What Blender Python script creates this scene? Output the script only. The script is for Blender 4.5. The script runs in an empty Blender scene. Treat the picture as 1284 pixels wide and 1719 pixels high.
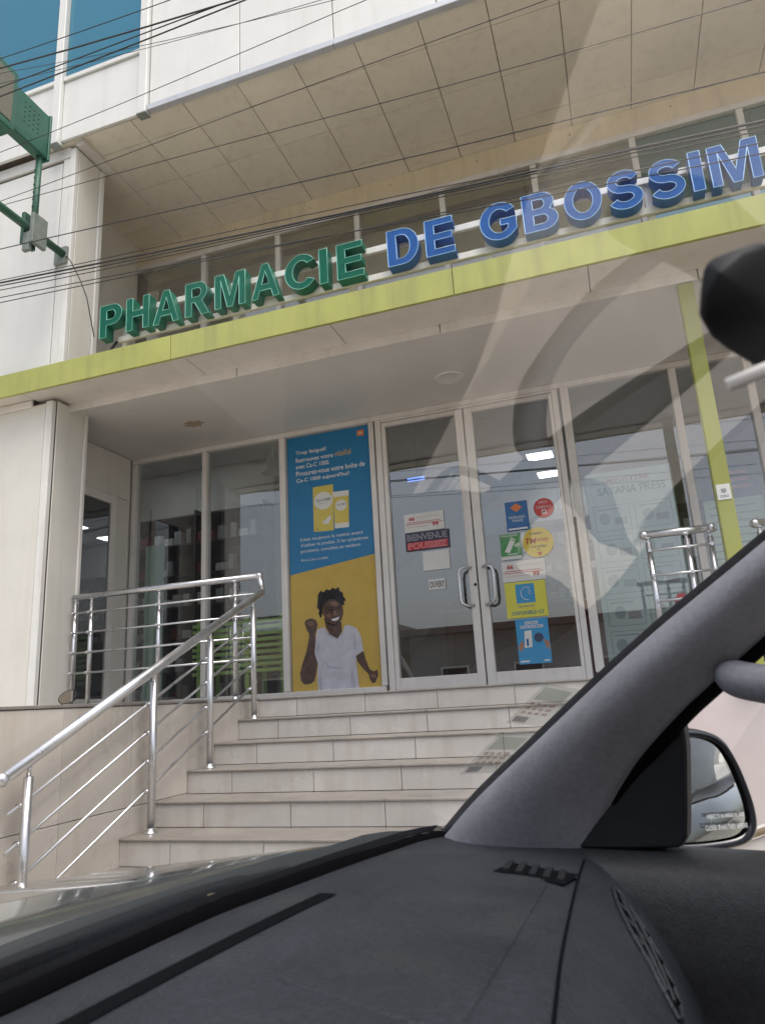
import bpy, bmesh, math, random
from mathutils import Vector, Matrix
random.seed(7)
rad = math.radians
SC = bpy.context.scene
COL = SC.collection

# ------------------------------------------------------------------ camera
cd = bpy.data.cameras.new('camera')
cam = bpy.data.objects.new('camera', cd); COL.objects.link(cam)
cd.sensor_fit = 'VERTICAL'; cd.sensor_height = 36.0; cd.lens = 36.0 * 1200.0 / 1719.0
cd.clip_start = 0.01; cd.clip_end = 2000
RX = Vector((0.945993, 0.319302, -0.056064)); DN = Vector((-0.132713, 0.223644, -0.965594)); FW = Vector((-0.295778, 0.920885, 0.253941))
cam.matrix_world = Matrix(((RX.x, -DN.x, -FW.x, 0), (RX.y, -DN.y, -FW.y, 0), (RX.z, -DN.z, -FW.z, 0), (0, 0, 0, 1)))
cd.dof.use_dof = True; cd.dof.focus_distance = 6.0; cd.dof.aperture_fstop = 11.0
SC.camera = cam

# ------------------------------------------------------------------ sky, sun, exposure
SUN_EL, SUN_AZ = rad(66), rad(140)      # azimuth clockwise from +Y: behind the camera, to the right
w = bpy.data.worlds.new('World'); SC.world = w; w.use_nodes = True
nt = w.node_tree; bg = nt.nodes['Background']
sky = nt.nodes.new('ShaderNodeTexSky'); sky.sky_type = 'NISHITA'; sky.sun_disc = False
sky.sun_elevation = SUN_EL; sky.sun_rotation = SUN_AZ; sky.dust_density = 4.0; sky.air_density = 1.0; sky.ozone_density = 1.0
hs = nt.nodes.new('ShaderNodeHueSaturation'); hs.inputs['Saturation'].default_value = 0.5
nt.links.new(sky.outputs[0], hs.inputs['Color']); nt.links.new(hs.outputs[0], bg.inputs[0]); bg.inputs[1].default_value = 0.13
sd = bpy.data.lights.new('sun', 'SUN'); sd.energy = 1.4; sd.angle = rad(40); sd.color = (1.0, 0.96, 0.9)
so = bpy.data.objects.new('sun', sd); COL.objects.link(so)
sdir = Vector((math.sin(SUN_AZ) * math.cos(SUN_EL), math.cos(SUN_AZ) * math.cos(SUN_EL), math.sin(SUN_EL)))
so.rotation_euler = (-sdir).to_track_quat('-Z', 'Y').to_euler(); so.location = sdir * 30
SC.view_settings.view_transform = 'Standard'; SC.view_settings.look = 'None'; SC.view_settings.gamma = 1.0
SC.view_settings.use_curve_mapping = False; SC.view_settings.exposure = 0.9
SC.render.engine = 'CYCLES'
SC.cycles.use_denoising = True; SC.cycles.max_bounces = 8; SC.cycles.transparent_max_bounces = 16
SC.cycles.sample_clamp_indirect = 6.0; SC.cycles.caustics_reflective = False; SC.cycles.caustics_refractive = False

# ------------------------------------------------------------------ materials
M = {}
def nodes(name):
    m = bpy.data.materials.new(name); m.use_nodes = True; M[name] = m
    return m, m.node_tree, m.node_tree.nodes['Principled BSDF']
def pm(name, col, rough=.5, var=.06, scale=3.0, bump=0, bscale=90, metal=0, spec=.5, rand=0, streak=None, samt=.25, fine=0, coat=0, rvar=.0, speck=None):
    m, t, b = nodes(name); L = t.links.new; N = t.nodes.new
    geo = N('ShaderNodeNewGeometry')
    nz = N('ShaderNodeTexNoise'); nz.inputs['Scale'].default_value = scale; nz.inputs['Detail'].default_value = 7; nz.inputs['Roughness'].default_value = .62
    L(geo.outputs['Position'], nz.inputs['Vector'])
    mr = N('ShaderNodeMapRange'); mr.inputs[1].default_value = .3; mr.inputs[2].default_value = .7; mr.inputs[3].default_value = 1 - var; mr.inputs[4].default_value = 1 + var
    L(nz.outputs['Fac'], mr.inputs[0]); val = mr.outputs[0]
    if rand:
        oi = N('ShaderNodeObjectInfo'); r2 = N('ShaderNodeMapRange'); r2.inputs[3].default_value = 1 - rand; r2.inputs[4].default_value = 1 + rand
        L(oi.outputs['Random'], r2.inputs[0]); mu = N('ShaderNodeMath'); mu.operation = 'MULTIPLY'; L(val, mu.inputs[0]); L(r2.outputs[0], mu.inputs[1]); val = mu.outputs[0]
    if fine:
        n3 = N('ShaderNodeTexNoise'); n3.inputs['Scale'].default_value = 140; n3.inputs['Detail'].default_value = 3; L(geo.outputs['Position'], n3.inputs['Vector'])
        r3 = N('ShaderNodeMapRange'); r3.inputs[1].default_value = .3; r3.inputs[2].default_value = .7; r3.inputs[3].default_value = 1 - fine; r3.inputs[4].default_value = 1 + fine
        L(n3.outputs['Fac'], r3.inputs[0]); m3 = N('ShaderNodeMath'); m3.operation = 'MULTIPLY'; L(val, m3.inputs[0]); L(r3.outputs[0], m3.inputs[1]); val = m3.outputs[0]
    vm = N('ShaderNodeVectorMath'); vm.operation = 'SCALE'; vm.inputs[0].default_value = col[:3]; L(val, vm.inputs['Scale']); c = vm.outputs[0]
    if streak:
        mp = N('ShaderNodeMapping'); mp.inputs['Scale'].default_value = (7, 7, .55); L(geo.outputs['Position'], mp.inputs['Vector'])
        n4 = N('ShaderNodeTexNoise'); n4.inputs['Scale'].default_value = 1.6; n4.inputs['Detail'].default_value = 6; L(mp.outputs[0], n4.inputs['Vector'])
        r4 = N('ShaderNodeMapRange'); r4.inputs[1].default_value = .5; r4.inputs[2].default_value = .78; r4.inputs[3].default_value = 0; r4.inputs[4].default_value = samt; L(n4.outputs['Fac'], r4.inputs[0])
        mx = N('ShaderNodeMix'); mx.data_type = 'RGBA'; L(r4.outputs[0], mx.inputs['Factor']); L(c, mx.inputs[6]); mx.inputs[7].default_value = (*streak, 1); c = mx.outputs[2]
    if speck:
        vo = N('ShaderNodeTexNoise'); vo.inputs['Scale'].default_value = 60; vo.inputs['Detail'].default_value = 2; L(geo.outputs['Position'], vo.inputs['Vector'])
        r5 = N('ShaderNodeMapRange'); r5.inputs[1].default_value = .66; r5.inputs[2].default_value = .72; r5.inputs[4].default_value = .5; L(vo.outputs['Fac'], r5.inputs[0])
        mx = N('ShaderNodeMix'); mx.data_type = 'RGBA'; L(r5.outputs[0], mx.inputs['Factor']); L(c, mx.inputs[6]); mx.inputs[7].default_value = (*speck, 1); c = mx.outputs[2]
    L(c, b.inputs['Base Color'])
    b.inputs['Roughness'].default_value = rough; b.inputs['Metallic'].default_value = metal; b.inputs['Specular IOR Level'].default_value = spec
    if coat: b.inputs['Coat Weight'].default_value = coat; b.inputs['Coat Roughness'].default_value = .05
    if rvar:
        r6 = N('ShaderNodeMapRange'); r6.inputs[1].default_value = .3; r6.inputs[2].default_value = .7; r6.inputs[3].default_value = max(.02, rough - rvar); r6.inputs[4].default_value = rough + rvar
        L(nz.outputs['Fac'], r6.inputs[0]); L(r6.outputs[0], b.inputs['Roughness'])
    if bump:
        n2 = N('ShaderNodeTexNoise'); n2.inputs['Scale'].default_value = bscale; n2.inputs['Detail'].default_value = 4; L(geo.outputs['Position'], n2.inputs['Vector'])
        bp = N('ShaderNodeBump'); bp.inputs['Strength'].default_value = bump; bp.inputs['Distance'].default_value = .01; L(n2.outputs['Fac'], bp.inputs['Height']); L(bp.outputs[0], b.inputs['Normal'])
    return m
def flat(name, col, rough=.5, spec=.3):
    return pm(name, col, rough, var=.04, scale=9, spec=spec)
def glass(name, tint, base=.03, k=1.0, rough=0.0, gl=(1, 1, 1), wave=0.0):
    m, t, b = nodes(name); L = t.links.new; N = t.nodes.new; t.nodes.remove(b); out = t.nodes['Material Output']
    tr = N('ShaderNodeBsdfTransparent'); tr.inputs[0].default_value = (*tint, 1)
    g = N('ShaderNodeBsdfGlossy'); g.inputs['Color'].default_value = (*gl, 1); g.inputs['Roughness'].default_value = rough
    lw = N('ShaderNodeLayerWeight'); lw.inputs[0].default_value = .5
    fr = N('ShaderNodeMath'); fr.operation = 'POWER'; L(lw.outputs['Facing'], fr.inputs[0]); fr.inputs[1].default_value = 4.5
    ma = N('ShaderNodeMath'); ma.operation = 'MULTIPLY_ADD'; L(fr.outputs[0], ma.inputs[0]); ma.inputs[1].default_value = k; ma.inputs[2].default_value = base; ma.use_clamp = True
    if wave:
        geo = N('ShaderNodeNewGeometry'); nz = N('ShaderNodeTexNoise'); nz.inputs['Scale'].default_value = 1.3; L(geo.outputs['Position'], nz.inputs['Vector'])
        bp = N('ShaderNodeBump'); bp.inputs['Strength'].default_value = wave; bp.inputs['Distance'].default_value = .05; L(nz.outputs['Fac'], bp.inputs['Height']); L(bp.outputs[0], g.inputs['Normal'])
    mx = N('ShaderNodeMixShader'); L(ma.outputs[0], mx.inputs[0]); L(tr.outputs[0], mx.inputs[1]); L(g.outputs[0], mx.inputs[2]); L(mx.outputs[0], out.inputs['Surface'])
    return m
def emit(name, col, s):
    m, t, b = nodes(name); b.inputs['Base Color'].default_value = (*col, 1); b.inputs['Emission Color'].default_value = (*col, 1); b.inputs['Emission Strength'].default_value = s
    return m

pm('white_panel', (.74, .735, .715), .42, .05, 2.2, streak=(.52, .48, .42), samt=.22, rand=.03)
pm('cream_panel', (.70, .675, .62), .45, .05, 2.2, streak=(.5, .43, .33), samt=.25, rand=.02)
pm('soffit_joint', (.42, .37, .29), .9)
pm('soffit_tile', (.82, .765, .655), .55, .05, 2.0, rand=.03, streak=(.42, .34, .24), samt=.22)
pm('beam_paint', (.76, .67, .50), .6, .07, 2.5, streak=(.38, .3, .2), samt=.3)
pm('groove', (.25, .21, .17), .9, .2, 8)
pm('drip_edge', (.55, .57, .61), .4, .1, 6, metal=.2)
pm('lime', (.40, .42, .115), .55, .10, 3, streak=(.25, .24, .10), samt=.6, rand=.02)
pm('lime_post', (.33, .35, .08), .4, .05, 3, streak=(.3, .3, .09), samt=.3)
pm('canopy_soffit', (.68, .65, .605), .5, .06, 1.5, streak=(.4, .35, .28), samt=.2, rand=.02)
pm('recess_ceiling', (.68, .66, .635), .33, .05, 1.2, rvar=.05)
pm('alu_white', (.76, .73, .70), .38, .06, 4, streak=(.45, .39, .32), samt=.3)
pm('stain', (.40, .30, .20), .8, .2, 20)
pm('tile_cream', (.60, .55, .49), .28, .08, 2.5, rand=.05, streak=(.40, .31, .22), samt=.38, rvar=.08)
pm('tile_step', (.50, .475, .45), .25, .10, 2.5, rand=.06, streak=(.33, .28, .23), samt=.42, rvar=.08, speck=(.5, .47, .44))
pm('tread_tile', (.25, .225, .20), .4, .2, 4, rand=.05, fine=.06)
pm('grout', (.20, .17, .145), .9, .2, 12)
pm('ground_dirt', (.50, .455, .385), .95, .18, .8, bump=.3, bscale=12, fine=.15)
pm('road_asphalt', (.33, .30, .265), .9, .2, 1.5, bump=.3, bscale=60, fine=.2)
pm('steel', (.64, .64, .66), .3, .08, 6, metal=.95, rvar=.06)
pm('galv', (.55, .56, .57), .45, .1, 8, metal=.6)
pm('white_bar', (.76, .75, .72), .45, .06, 5, streak=(.45, .36, .25), samt=.45)
pm('sign_green', (.010, .15, .095), .38, .12, 6, rand=.05)
pm('sign_green_face', (.008, .115, .075), .5, .16, 22, spec=.15)
pm('sign_blue', (.03, .13, .40), .35, .12, 6, rand=.04)
pm('sign_blue_face', (.022, .10, .33), .5, .14, 22, spec=.15)
pm('trim_green', (.18, .47, .38), .4); pm('trim_blue', (.30, .50, .78), .4)
pm('box_green', (.012, .11, .07), .45, .15, 7, streak=(.05, .1, .07), samt=.4)
pm('led_grid', (.16, .15, .11), .5, .35, 90)
pm('arm_green', (.03, .11, .07), .5, .2, 14, streak=(.2, .2, .2), samt=.4)
pm('plate_grey', (.2, .23, .21), .6, .2, 14)
pm('wire_black', (.02, .02, .022), .6, .2, 10)
glass('shop_glass', (.70, .75, .75), .19, .8)
glass('door_glass', (.34, .37, .38), .23, .8)
glass('upper_glass', (.70, .73, .68), .20, .8)
glass('teal_glass', (.20, .42, .45), .22, .8, gl=(.75, .95, 1))
def blue_mirror():
    m, t, b = nodes('blue_glass'); L = t.links.new; N = t.nodes.new
    b.inputs['Base Color'].default_value = (.055, .22, .31, 1); b.inputs['Roughness'].default_value = .06; b.inputs['Metallic'].default_value = .55
    b.inputs['Specular IOR Level'].default_value = .9; b.inputs['Specular Tint'].default_value = (.6, .85, 1, 1)
blue_mirror()
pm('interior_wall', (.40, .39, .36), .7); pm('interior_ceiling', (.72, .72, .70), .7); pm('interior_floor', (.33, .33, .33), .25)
pm('dark_wood', (.05, .035, .03), .5, .2, 5); pm('carton_white', (.72, .72, .70), .6, rand=.15); pm('carton_grey', (.35, .36, .37), .6, rand=.3)
pm('lamp_white', (.82, .81, .78), .4); pm('bench_green', (.55, .80, .25), .4); pm('dark_red', (.22, .05, .04), .6)
emit('panel_light', (1, 1, 1), 12.0); emit('led_blue', (.15, .3, 1.0), 3.0)
# car
pm('dash', (.0175, .0205, .0285), .58, .24, 7, bump=.4, bscale=260, fine=.22, spec=.38, rvar=.08, streak=(.05, .05, .05), samt=.35)
pm('dash_lid', (.0165, .019, .0265), .58, .24, 7, bump=.4, bscale=260, fine=.22, spec=.38, rvar=.08, streak=(.05, .05, .05), samt=.35)
pm('pillar_trim', (.205, .208, .238), .62, .10, 9, bump=.13, bscale=420, fine=.10, spec=.4)
pm('black_plastic', (.010, .011, .014), .6, .15, 8, bump=.05, bscale=700, spec=.25)
pm('rubber', (.003, .003, .004), .9, spec=.04); pm('slot_black', (.004, .0045, .006), .9, spec=.05)
pm('cowl', (.020, .026, .029), .6, .15, 6, fine=.1, spec=.3)
pm('hood_paint', (.07, .075, .075), .16, .1, 3, metal=.3, coat=1.0, streak=(.25, .23, .2), samt=.3)
pm('mirror_case', (.012, .013, .02), .2, coat=.6)
m, t, b = nodes('mirror_glass'); b.inputs['Base Color'].default_value = (.8, .82, .84, 1); b.inputs['Metallic'].default_value = 1; b.inputs['Roughness'].default_value = .01
pm('seat_cloth', (.34, .33, .32), .9, .1, 20, bump=.2, bscale=400); pm('door_card', (.30, .295, .30), .7, .06, 8)
pm('head_liner', (.45, .44, .42), .9, .05, 20)
pm('brass', (.6, .5, .3), .3, metal=.8)
glass('windshield_glass', (.95, .955, .95), .078, .75, rough=.02)
glass('side_glass', (.93, .94, .94), .04, .8)

# ------------------------------------------------------------------ mesh helpers
class MB:
    def __init__(s): s.v = []; s.f = []; s.sm = []
    def add(s, vs, fs, smooth=False):
        o = len(s.v); s.v += [tuple(v) for v in vs]; s.f += [tuple(i + o for i in f) for f in fs]; s.sm += [smooth] * len(fs); return s
    def box(s, x0, x1, y0, y1, z0, z1):
        vs = [(x, y, z) for z in (z0, z1) for y in (y0, y1) for x in (x0, x1)]
        return s.add(vs, [(0, 2, 3, 1), (4, 5, 7, 6), (0, 1, 5, 4), (2, 6, 7, 3), (0, 4, 6, 2), (1, 3, 7, 5)])
    def obox(s, c, ax, ay, az):
        c, ax, ay, az = Vector(c), Vector(ax), Vector(ay), Vector(az)
        vs = [c + ax * i + ay * j + az * k for k in (-1, 1) for j in (-1, 1) for i in (-1, 1)]
        return s.add(vs, [(0, 2, 3, 1), (4, 5, 7, 6), (0, 1, 5, 4), (2, 6, 7, 3), (0, 4, 6, 2), (1, 3, 7, 5)])
    def tube(s, pts, r, n=10, cap=True):
        pts = [Vector(p) for p in pts]; rs = r if isinstance(r, (list, tuple)) else [r] * len(pts)
        o = len(s.v); up = None
        for i, p in enumerate(pts):
            d = (pts[min(i + 1, len(pts) - 1)] - pts[max(i - 1, 0)]).normalized()
            if up is None: up = Vector((0, 0, 1)) if abs(d.z) < .9 else Vector((1, 0, 0))
            a = d.cross(up).normalized(); bb = a.cross(d).normalized(); up = bb
            for k in range(n):
                t = 2 * math.pi * k / n; s.v.append(tuple(p + a * math.cos(t) * rs[i] + bb * math.sin(t) * rs[i]))
        for i in range(len(pts) - 1):
            for k in range(n):
                k2 = (k + 1) % n; s.f.append((o + i * n + k, o + i * n + k2, o + (i + 1) * n + k2, o + (i + 1) * n + k)); s.sm.append(True)
        if cap:
            s.f.append(tuple(o + k for k in reversed(range(n)))); s.sm.append(False)
            e = o + (len(pts) - 1) * n; s.f.append(tuple(e + k for k in range(n))); s.sm.append(False)
        return s
    def grid(s, rows, smooth=True, flip=False):
        nu = len(rows[0]); vs = [p for r in rows for p in r]; fs = []
        for i in range(len(rows) - 1):
            for j in range(nu - 1):
                q = (i * nu + j, i * nu + j + 1, (i + 1) * nu + j + 1, (i + 1) * nu + j); fs.append(q[::-1] if flip else q)
        return s.add(vs, fs, smooth)
    def poly_xz(s, pts, y, th=0.0):      # outline in X-Z facing -Y, th = thickness behind
        n = len(pts)
        area = sum(pts[i][0] * pts[(i + 1) % n][1] - pts[(i + 1) % n][0] * pts[i][1] for i in range(n))
        if area < 0: pts = pts[::-1]
        vs = [(x, y, z) for x, z in pts]; fs = [tuple(range(n))]
        if th:
            vs += [(x, y + th, z) for x, z in pts]; fs.append(tuple(range(2 * n - 1, n - 1, -1)))
            for i in range(n): j = (i + 1) % n; fs.append((i, i + n, j + n, j))
        return s.add(vs, fs)
    def disc_xz(s, cx, cz, r, y, th=0.0, n=32, rz=None):
        return s.poly_xz([(cx + r * math.cos(2 * math.pi * k / n), cz + (rz or r) * math.sin(2 * math.pi * k / n)) for k in range(n)], y, th)
    def lathe(s, c, prof, n=24):
        c = Vector(c); rows = [[c + Vector((r * math.cos(2 * math.pi * k / n), r * math.sin(2 * math.pi * k / n), z)) for k in range(n + 1)] for r, z in prof]
        return s.grid(rows, True)
    def sphere(s, c, r, n=12):
        return s.lathe(c, [(max(1e-4, r * math.sin(math.pi * i / n)), -r * math.cos(math.pi * i / n)) for i in range(n + 1)], n * 2)
    def mesh(s, name):
        me = bpy.data.meshes.new(name); me.from_pydata(s.v, [], s.f)
        me.polygons.foreach_set('use_smooth', s.sm); me.update(); return me
    def build(s, name, mat, parent=None, bevel=0, seg=1, fixn=True):
        me = s.mesh(name)
        if fixn:
            bm = bmesh.new(); bm.from_mesh(me); bmesh.ops.recalc_face_normals(bm, faces=bm.faces); bm.to_mesh(me); bm.free()
        return link(name, me, mat, parent, bevel, seg)
WPOS = {}
def link(name, me, mat, parent=None, bevel=0, seg=1):
    if mat and not me.materials: me.materials.append(M[mat])
    o = bpy.data.objects.new(name, me); COL.objects.link(o); attach(o, parent)
    if bevel:
        b = o.modifiers.new('bevel', 'BEVEL'); b.width = bevel; b.segments = seg; b.limit_method = 'ANGLE'; b.angle_limit = rad(40)
    return o
def attach(o, parent):
    if parent is not None:
        o.parent = parent
        o.matrix_parent_inverse = Matrix.Translation(-WPOS.get(parent.name, Vector((0, 0, 0))))
def tag(o, label, cat, group=None, kind=None):
    if label: o['label'] = label
    if cat: o['category'] = cat
    if group: o['group'] = group
    if kind: o['kind'] = kind
    return o
def thing(name, loc, label, cat, group=None):
    o = bpy.data.objects.new(name, None); COL.objects.link(o); o.location = loc; o.empty_display_size = .1
    WPOS[o.name] = Vector(loc); return tag(o, label, cat, group)
def struct(o): o['kind'] = 'structure'; return o
def box(name, x0, x1, y0, y1, z0, z1, mat, parent=None, bevel=.003, seg=1):
    return MB().box(min(x0, x1), max(x0, x1), min(y0, y1), max(y0, y1), min(z0, z1), max(z0, z1)).build(name, mat, parent, bevel, seg, False)

def text_mesh(s, bold=0.0, extrude=0.0, outline=0.0, shear=0.0):
    cu = bpy.data.curves.new('lettering', 'FONT'); cu.body = s; cu.size = 1.0; cu.offset = bold; cu.extrude = extrude; cu.resolution_u = 3; cu.shear = shear
    if outline: cu.fill_mode = 'NONE'; cu.bevel_depth = outline; cu.bevel_resolution = 0
    o = bpy.data.objects.new('tmp', cu); COL.objects.link(o)
    dg = bpy.context.evaluated_depsgraph_get(); dg.update()
    me = bpy.data.meshes.new_from_object(o.evaluated_get(dg)); bpy.data.objects.remove(o); bpy.data.curves.remove(cu)
    return me
def bb(me):
    xs = [v.co.x for v in me.vertices]; ys = [v.co.y for v in me.vertices]
    return min(xs), max(xs), min(ys), max(ys)
def text(s, x0, x1, z0, z1, y, mat, parent, bold=.012, rot=0.0, keep=False, mirror=False, shear=0.0, name='lettering'):
    """one line of print, fitted into a rectangle of the X-Z plane and facing -Y"""
    me = text_mesh(s, bold, shear=shear); a, b_, c, d = bb(me); sx = (x1 - x0) / (b_ - a); sz = (z1 - z0) / (d - c)
    if keep: sx = sz = min(sx, sz)
    cx, cz = (x0 + x1) / 2, (z0 + z1) / 2; cr, sr = math.cos(rot), math.sin(rot)
    for v in me.vertices:
        px = (v.co.x - (a + b_) / 2) * sx * (-1 if mirror else 1); pz = (v.co.y - (c + d) / 2) * sz
        v.co = (cx + px * cr - pz * sr, y, cz + px * sr + pz * cr)
    return link(name, me, mat, parent)

GZ = -1.30            # ground; eye level is z = 0
# ================================================================== the setting
struct(MB().add([(-300, -300, GZ), (300, -300, GZ), (300, 300, GZ), (-300, 300, GZ)], [(0, 1, 2, 3)]).build('ground', 'ground_dirt'))
struct(MB().add([(-120, -11, GZ + .004), (120, -11, GZ + .004), (120, -1.2, GZ + .004), (-120, -1.2, GZ + .004)], [(0, 1, 2, 3)]).build('road', 'road_asphalt'))

LZ = .06              # landing level
YF, YU, YD, YB = 4.58, 4.50, 6.19, 6.20   # front walls, upper storey, shop front, upper back wall
ZC, ZS = 2.66, 5.32
# ================================================================== the building
B = thing('pharmacy_building', (-2, 6, GZ), 'cream clad pharmacy with lime green canopy band, glass shop front and overhanging upper storey', 'building')
# --- lower left wall, clad in panels
def panel(x0, x1, z0, z1, y, mat='white_panel', depth=.03, gap=.004, bev=.004):
    return box('cladding_panel', x0 + gap, x1 - gap, y, y + depth, z0 + gap, z1 - gap, mat, B, bev)
box('wall', -9, -4.84, YF + .035, 6.4, GZ, 5.28, 'groove', B, 0)
box('wall', -4.84, -4.40, YF + .035, 4.97, GZ, 2.685, 'groove', B, 0)
for x0, x1 in ((-8.6, -7.2), (-7.2, -5.8), (-5.8, -4.475)): panel(x0, x1, GZ, 2.66, YF, 'cream_panel')
box('corner_trim', -4.472, -4.40, YF - .008, YF + .05, GZ, 2.67, 'white_bar', B, .006)
box('cladding_panel', -4.425, -4.395, YF + .0505, 4.955, GZ, 2.68, 'cream_panel', B, .004)
box('corner_trim', -4.43, -4.378, 4.958, 4.995, GZ, 2.68, 'alu_white', B, .004)
# --- recess side wall with the side door
sw = box('wall', -4.95, -4.80, 4.975, 6.25, LZ - .1, 2.9, 'cream_panel', B, 0)
box('cladding_panel', -4.80, -4.778, 5.0, 5.30, LZ, ZC - .01, 'cream_panel', B, .003)
box('cladding_panel', -4.80, -4.778, 5.305, 6.12, 2.19, ZC - .01, 'cream_panel', B, .003)
box('cladding_panel', -4.80, -4.778, 5.905, 6.12, LZ, 2.185, 'cream_panel', B, .003)
sdr = box('door', -4.795, -4.79, 5.31, 5.90, LZ, 2.18, 'slot_black', B, 0); sdr['label'] = 'white framed glass side door'
for a in ((5.31, 5.37, LZ, 2.18), (5.82, 5.90, LZ, 2.18), (5.37, 5.82, 2.09, 2.18), (5.37, 5.82, LZ, .16)):
    box('frame', -4.79, -4.755, a[0], a[1], a[2], a[3], 'alu_white', sdr, .004)
MB().add([(-4.775, 5.37, .16), (-4.775, 5.82, .16), (-4.775, 5.82, 2.09), (-4.775, 5.37, 2.09)], [(0, 1, 2, 3)]).build('pane', 'door_glass', sdr)
# --- landing slab, recess ceiling, canopy
struct(box('landing_floor', -4.78, 6, 4.97, 6.3, -.25, LZ - .005, 'tread_tile', None, 0))
box('ceiling', -4.79, 5.5, 4.80, 6.24, ZC, ZC + .05, 'recess_ceiling', B, 0)
for x0, x1 in ((-9, -6.1), (-6.1, -4.60), (-4.60, -3.0), (-3.0, -1.75), (-1.75, .1), (.1, 2.0), (2.0, 5.5)):
    box('soffit_panel', x0 + .003, x1 - .003, 4.425, 4.775 if x0 > -4.7 else 4.575, 2.705, 2.73, 'canopy_soffit', B, .002)
for x0, x1 in ((-4.60, -2.72), (-2.72, -1.0), (-1.0, .8), (.8, 5.5)):
    box('drip_trim', x0 + .004, x1 - .004, 4.778, 4.798, 2.635, 2.735, 'alu_white', B, .003)
box('drip_trim', -9, -4.61, 4.555, 4.577, 2.64, 2.70, 'alu_white', B, .003)
box('roof', -9, 5.5, 4.45, 6.15, 2.74, 2.87, 'groove', B, 0)
bands = (-9, -6.6, -4.95, -3.095, -.80, 1.52, 3.8, 5.5)
for x0, x1 in zip(bands, bands[1:]):
    bo = MB().box(x0 + .0025, x1 - .0025, 4.398, 4.424, 2.695, 2.905); bo.box(x0 + .0025, x1 - .0025, 4.424, 4.50, 2.895, 2.905).build('canopy_fascia', 'lime', B, .002, 1, False)
MB().lathe((-1.13, 5.62, ZC), [(.005, -.004), (.10, -.004), (.115, -.012), (.125, -.004), (.125, .0)]).build('downlight', 'alu_white', B)
# stain patch on the recess ceiling
sp = MB(); n = 22; sp.add([(-3.63 + (.10 + .03 * math.sin(3 * k) + .02 * math.cos(5 * k)) * math.cos(2 * math.pi * k / n), 5.55 + (.07 + .02 * math.sin(2 * k)) * math.sin(2 * math.pi * k / n), ZC - .002) for k in range(n)], [tuple(range(n))]).build('water_stain', 'stain', B)
# --- shop front framing
Fy0, Fy1 = YD - .05, YD + .05
def mull(x, wd, z0=LZ + .06, z1=ZC - .055, y0=Fy0, y1=Fy1): return box('mullion', x - wd / 2, x + wd / 2, y0, y1, z0, z1, 'alu_white', B, .004)
box('top_rail', -4.775, 5.5, Fy0, Fy1, ZC - .052, ZC - .002, 'alu_white', B, .004)
box('bottom_rail', -4.775, -2.03, Fy0, Fy1, LZ - .003, LZ + .057, 'alu_white', B, .004)
box('bottom_rail', -.235, 5.5, Fy0, Fy1, LZ - .003, LZ + .057, 'alu_white', B, .004)
for x, wd in ((-4.745, .05), (-3.885, .052), (-2.995, .062), (-2.045, .05), (-.215, .07), (.685, .06), (1.265, .06), (2.2, .06), (3.2, .06), (4.3, .06)): mull(x, wd)
mull(-1.975, .055, LZ, ZC - .055); mull(-.30, .05, LZ, ZC - .055, Fy0 + .012, Fy1 - .012)
box('door_header', -1.945, -.328, Fy0 + .005, Fy1 - .005, 2.585, ZC - .054, 'alu_white', B, .004)
def pane(x0, x1, z0, z1, mat='shop_glass', y=YD, parent=None, name='pane'):
    return MB().add([(x0, y, z0), (x1, y, z0), (x1, y, z1), (x0, y, z1)], [(0, 1, 2, 3)]).build(name, mat, parent or B)
gz0, gz1 = LZ + .057, ZC - .053
for x0, x1 in ((-4.72, -3.911), (-3.859, -3.026), (-2.964, -2.07), (-.18, .655), (.715, 1.235), (1.295, 2.17), (2.23, 3.17), (3.23, 4.27)): pane(x0, x1, gz0, gz1)
def door(x0, x1, gx0, gx1, hx, lab):
    d = box('door', x0, gx0, Fy0 + .015, Fy1 - .015, LZ + .012, 2.58, 'alu_white', B, .004); d['label'] = lab
    box('frame', gx1, x1, Fy0 + .015, Fy1 - .015, LZ + .012, 2.58, 'alu_white', d, .004)
    box('frame', gx0, gx1, Fy0 + .015, Fy1 - .015, LZ + .012, .175, 'alu_white', d, .004)
    box('frame', gx0, gx1, Fy0 + .015, Fy1 - .015, 2.54, 2.58, 'alu_white', d, .004)
    pane(gx0, gx1, .175, 2.54, 'door_glass', YD + .005, d)
    yy = Fy0 - .055; sgn = -1 if hx < -1.15 else 1
    pts = [(hx, Fy0 + .015, 1.08), (hx + sgn * .05, yy, 1.082), (hx + sgn * .085, yy, 1.06), (hx + sgn * .095, yy, 1.02), (hx + sgn * .095, yy, .80), (hx + sgn * .085, yy, .765), (hx + sgn * .05, yy, .745), (hx, Fy0 + .015, .747)]
    MB().tube(pts, .014, 10).build('handle', 'steel', d)
    return d
d1 = door(-1.945, -1.148, -1.905, -1.218, -1.195, 'left leaf of the white framed glass double door')
d2 = door(-1.134, -.328, -1.058, -.358, -1.085, 'right leaf of the white framed glass double door')
MB().tube([(-1.165, Fy0 + .016, .93), (-1.165, Fy0 + .008, .93)], .012, 12).build('lock', 'slot_black', d1)
# --- upper storey
ZW = 8.6
box('wall', -9, 5.5, YU + .04, 6.3, ZS + .07, ZW, 'groove', B, 0)
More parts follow.
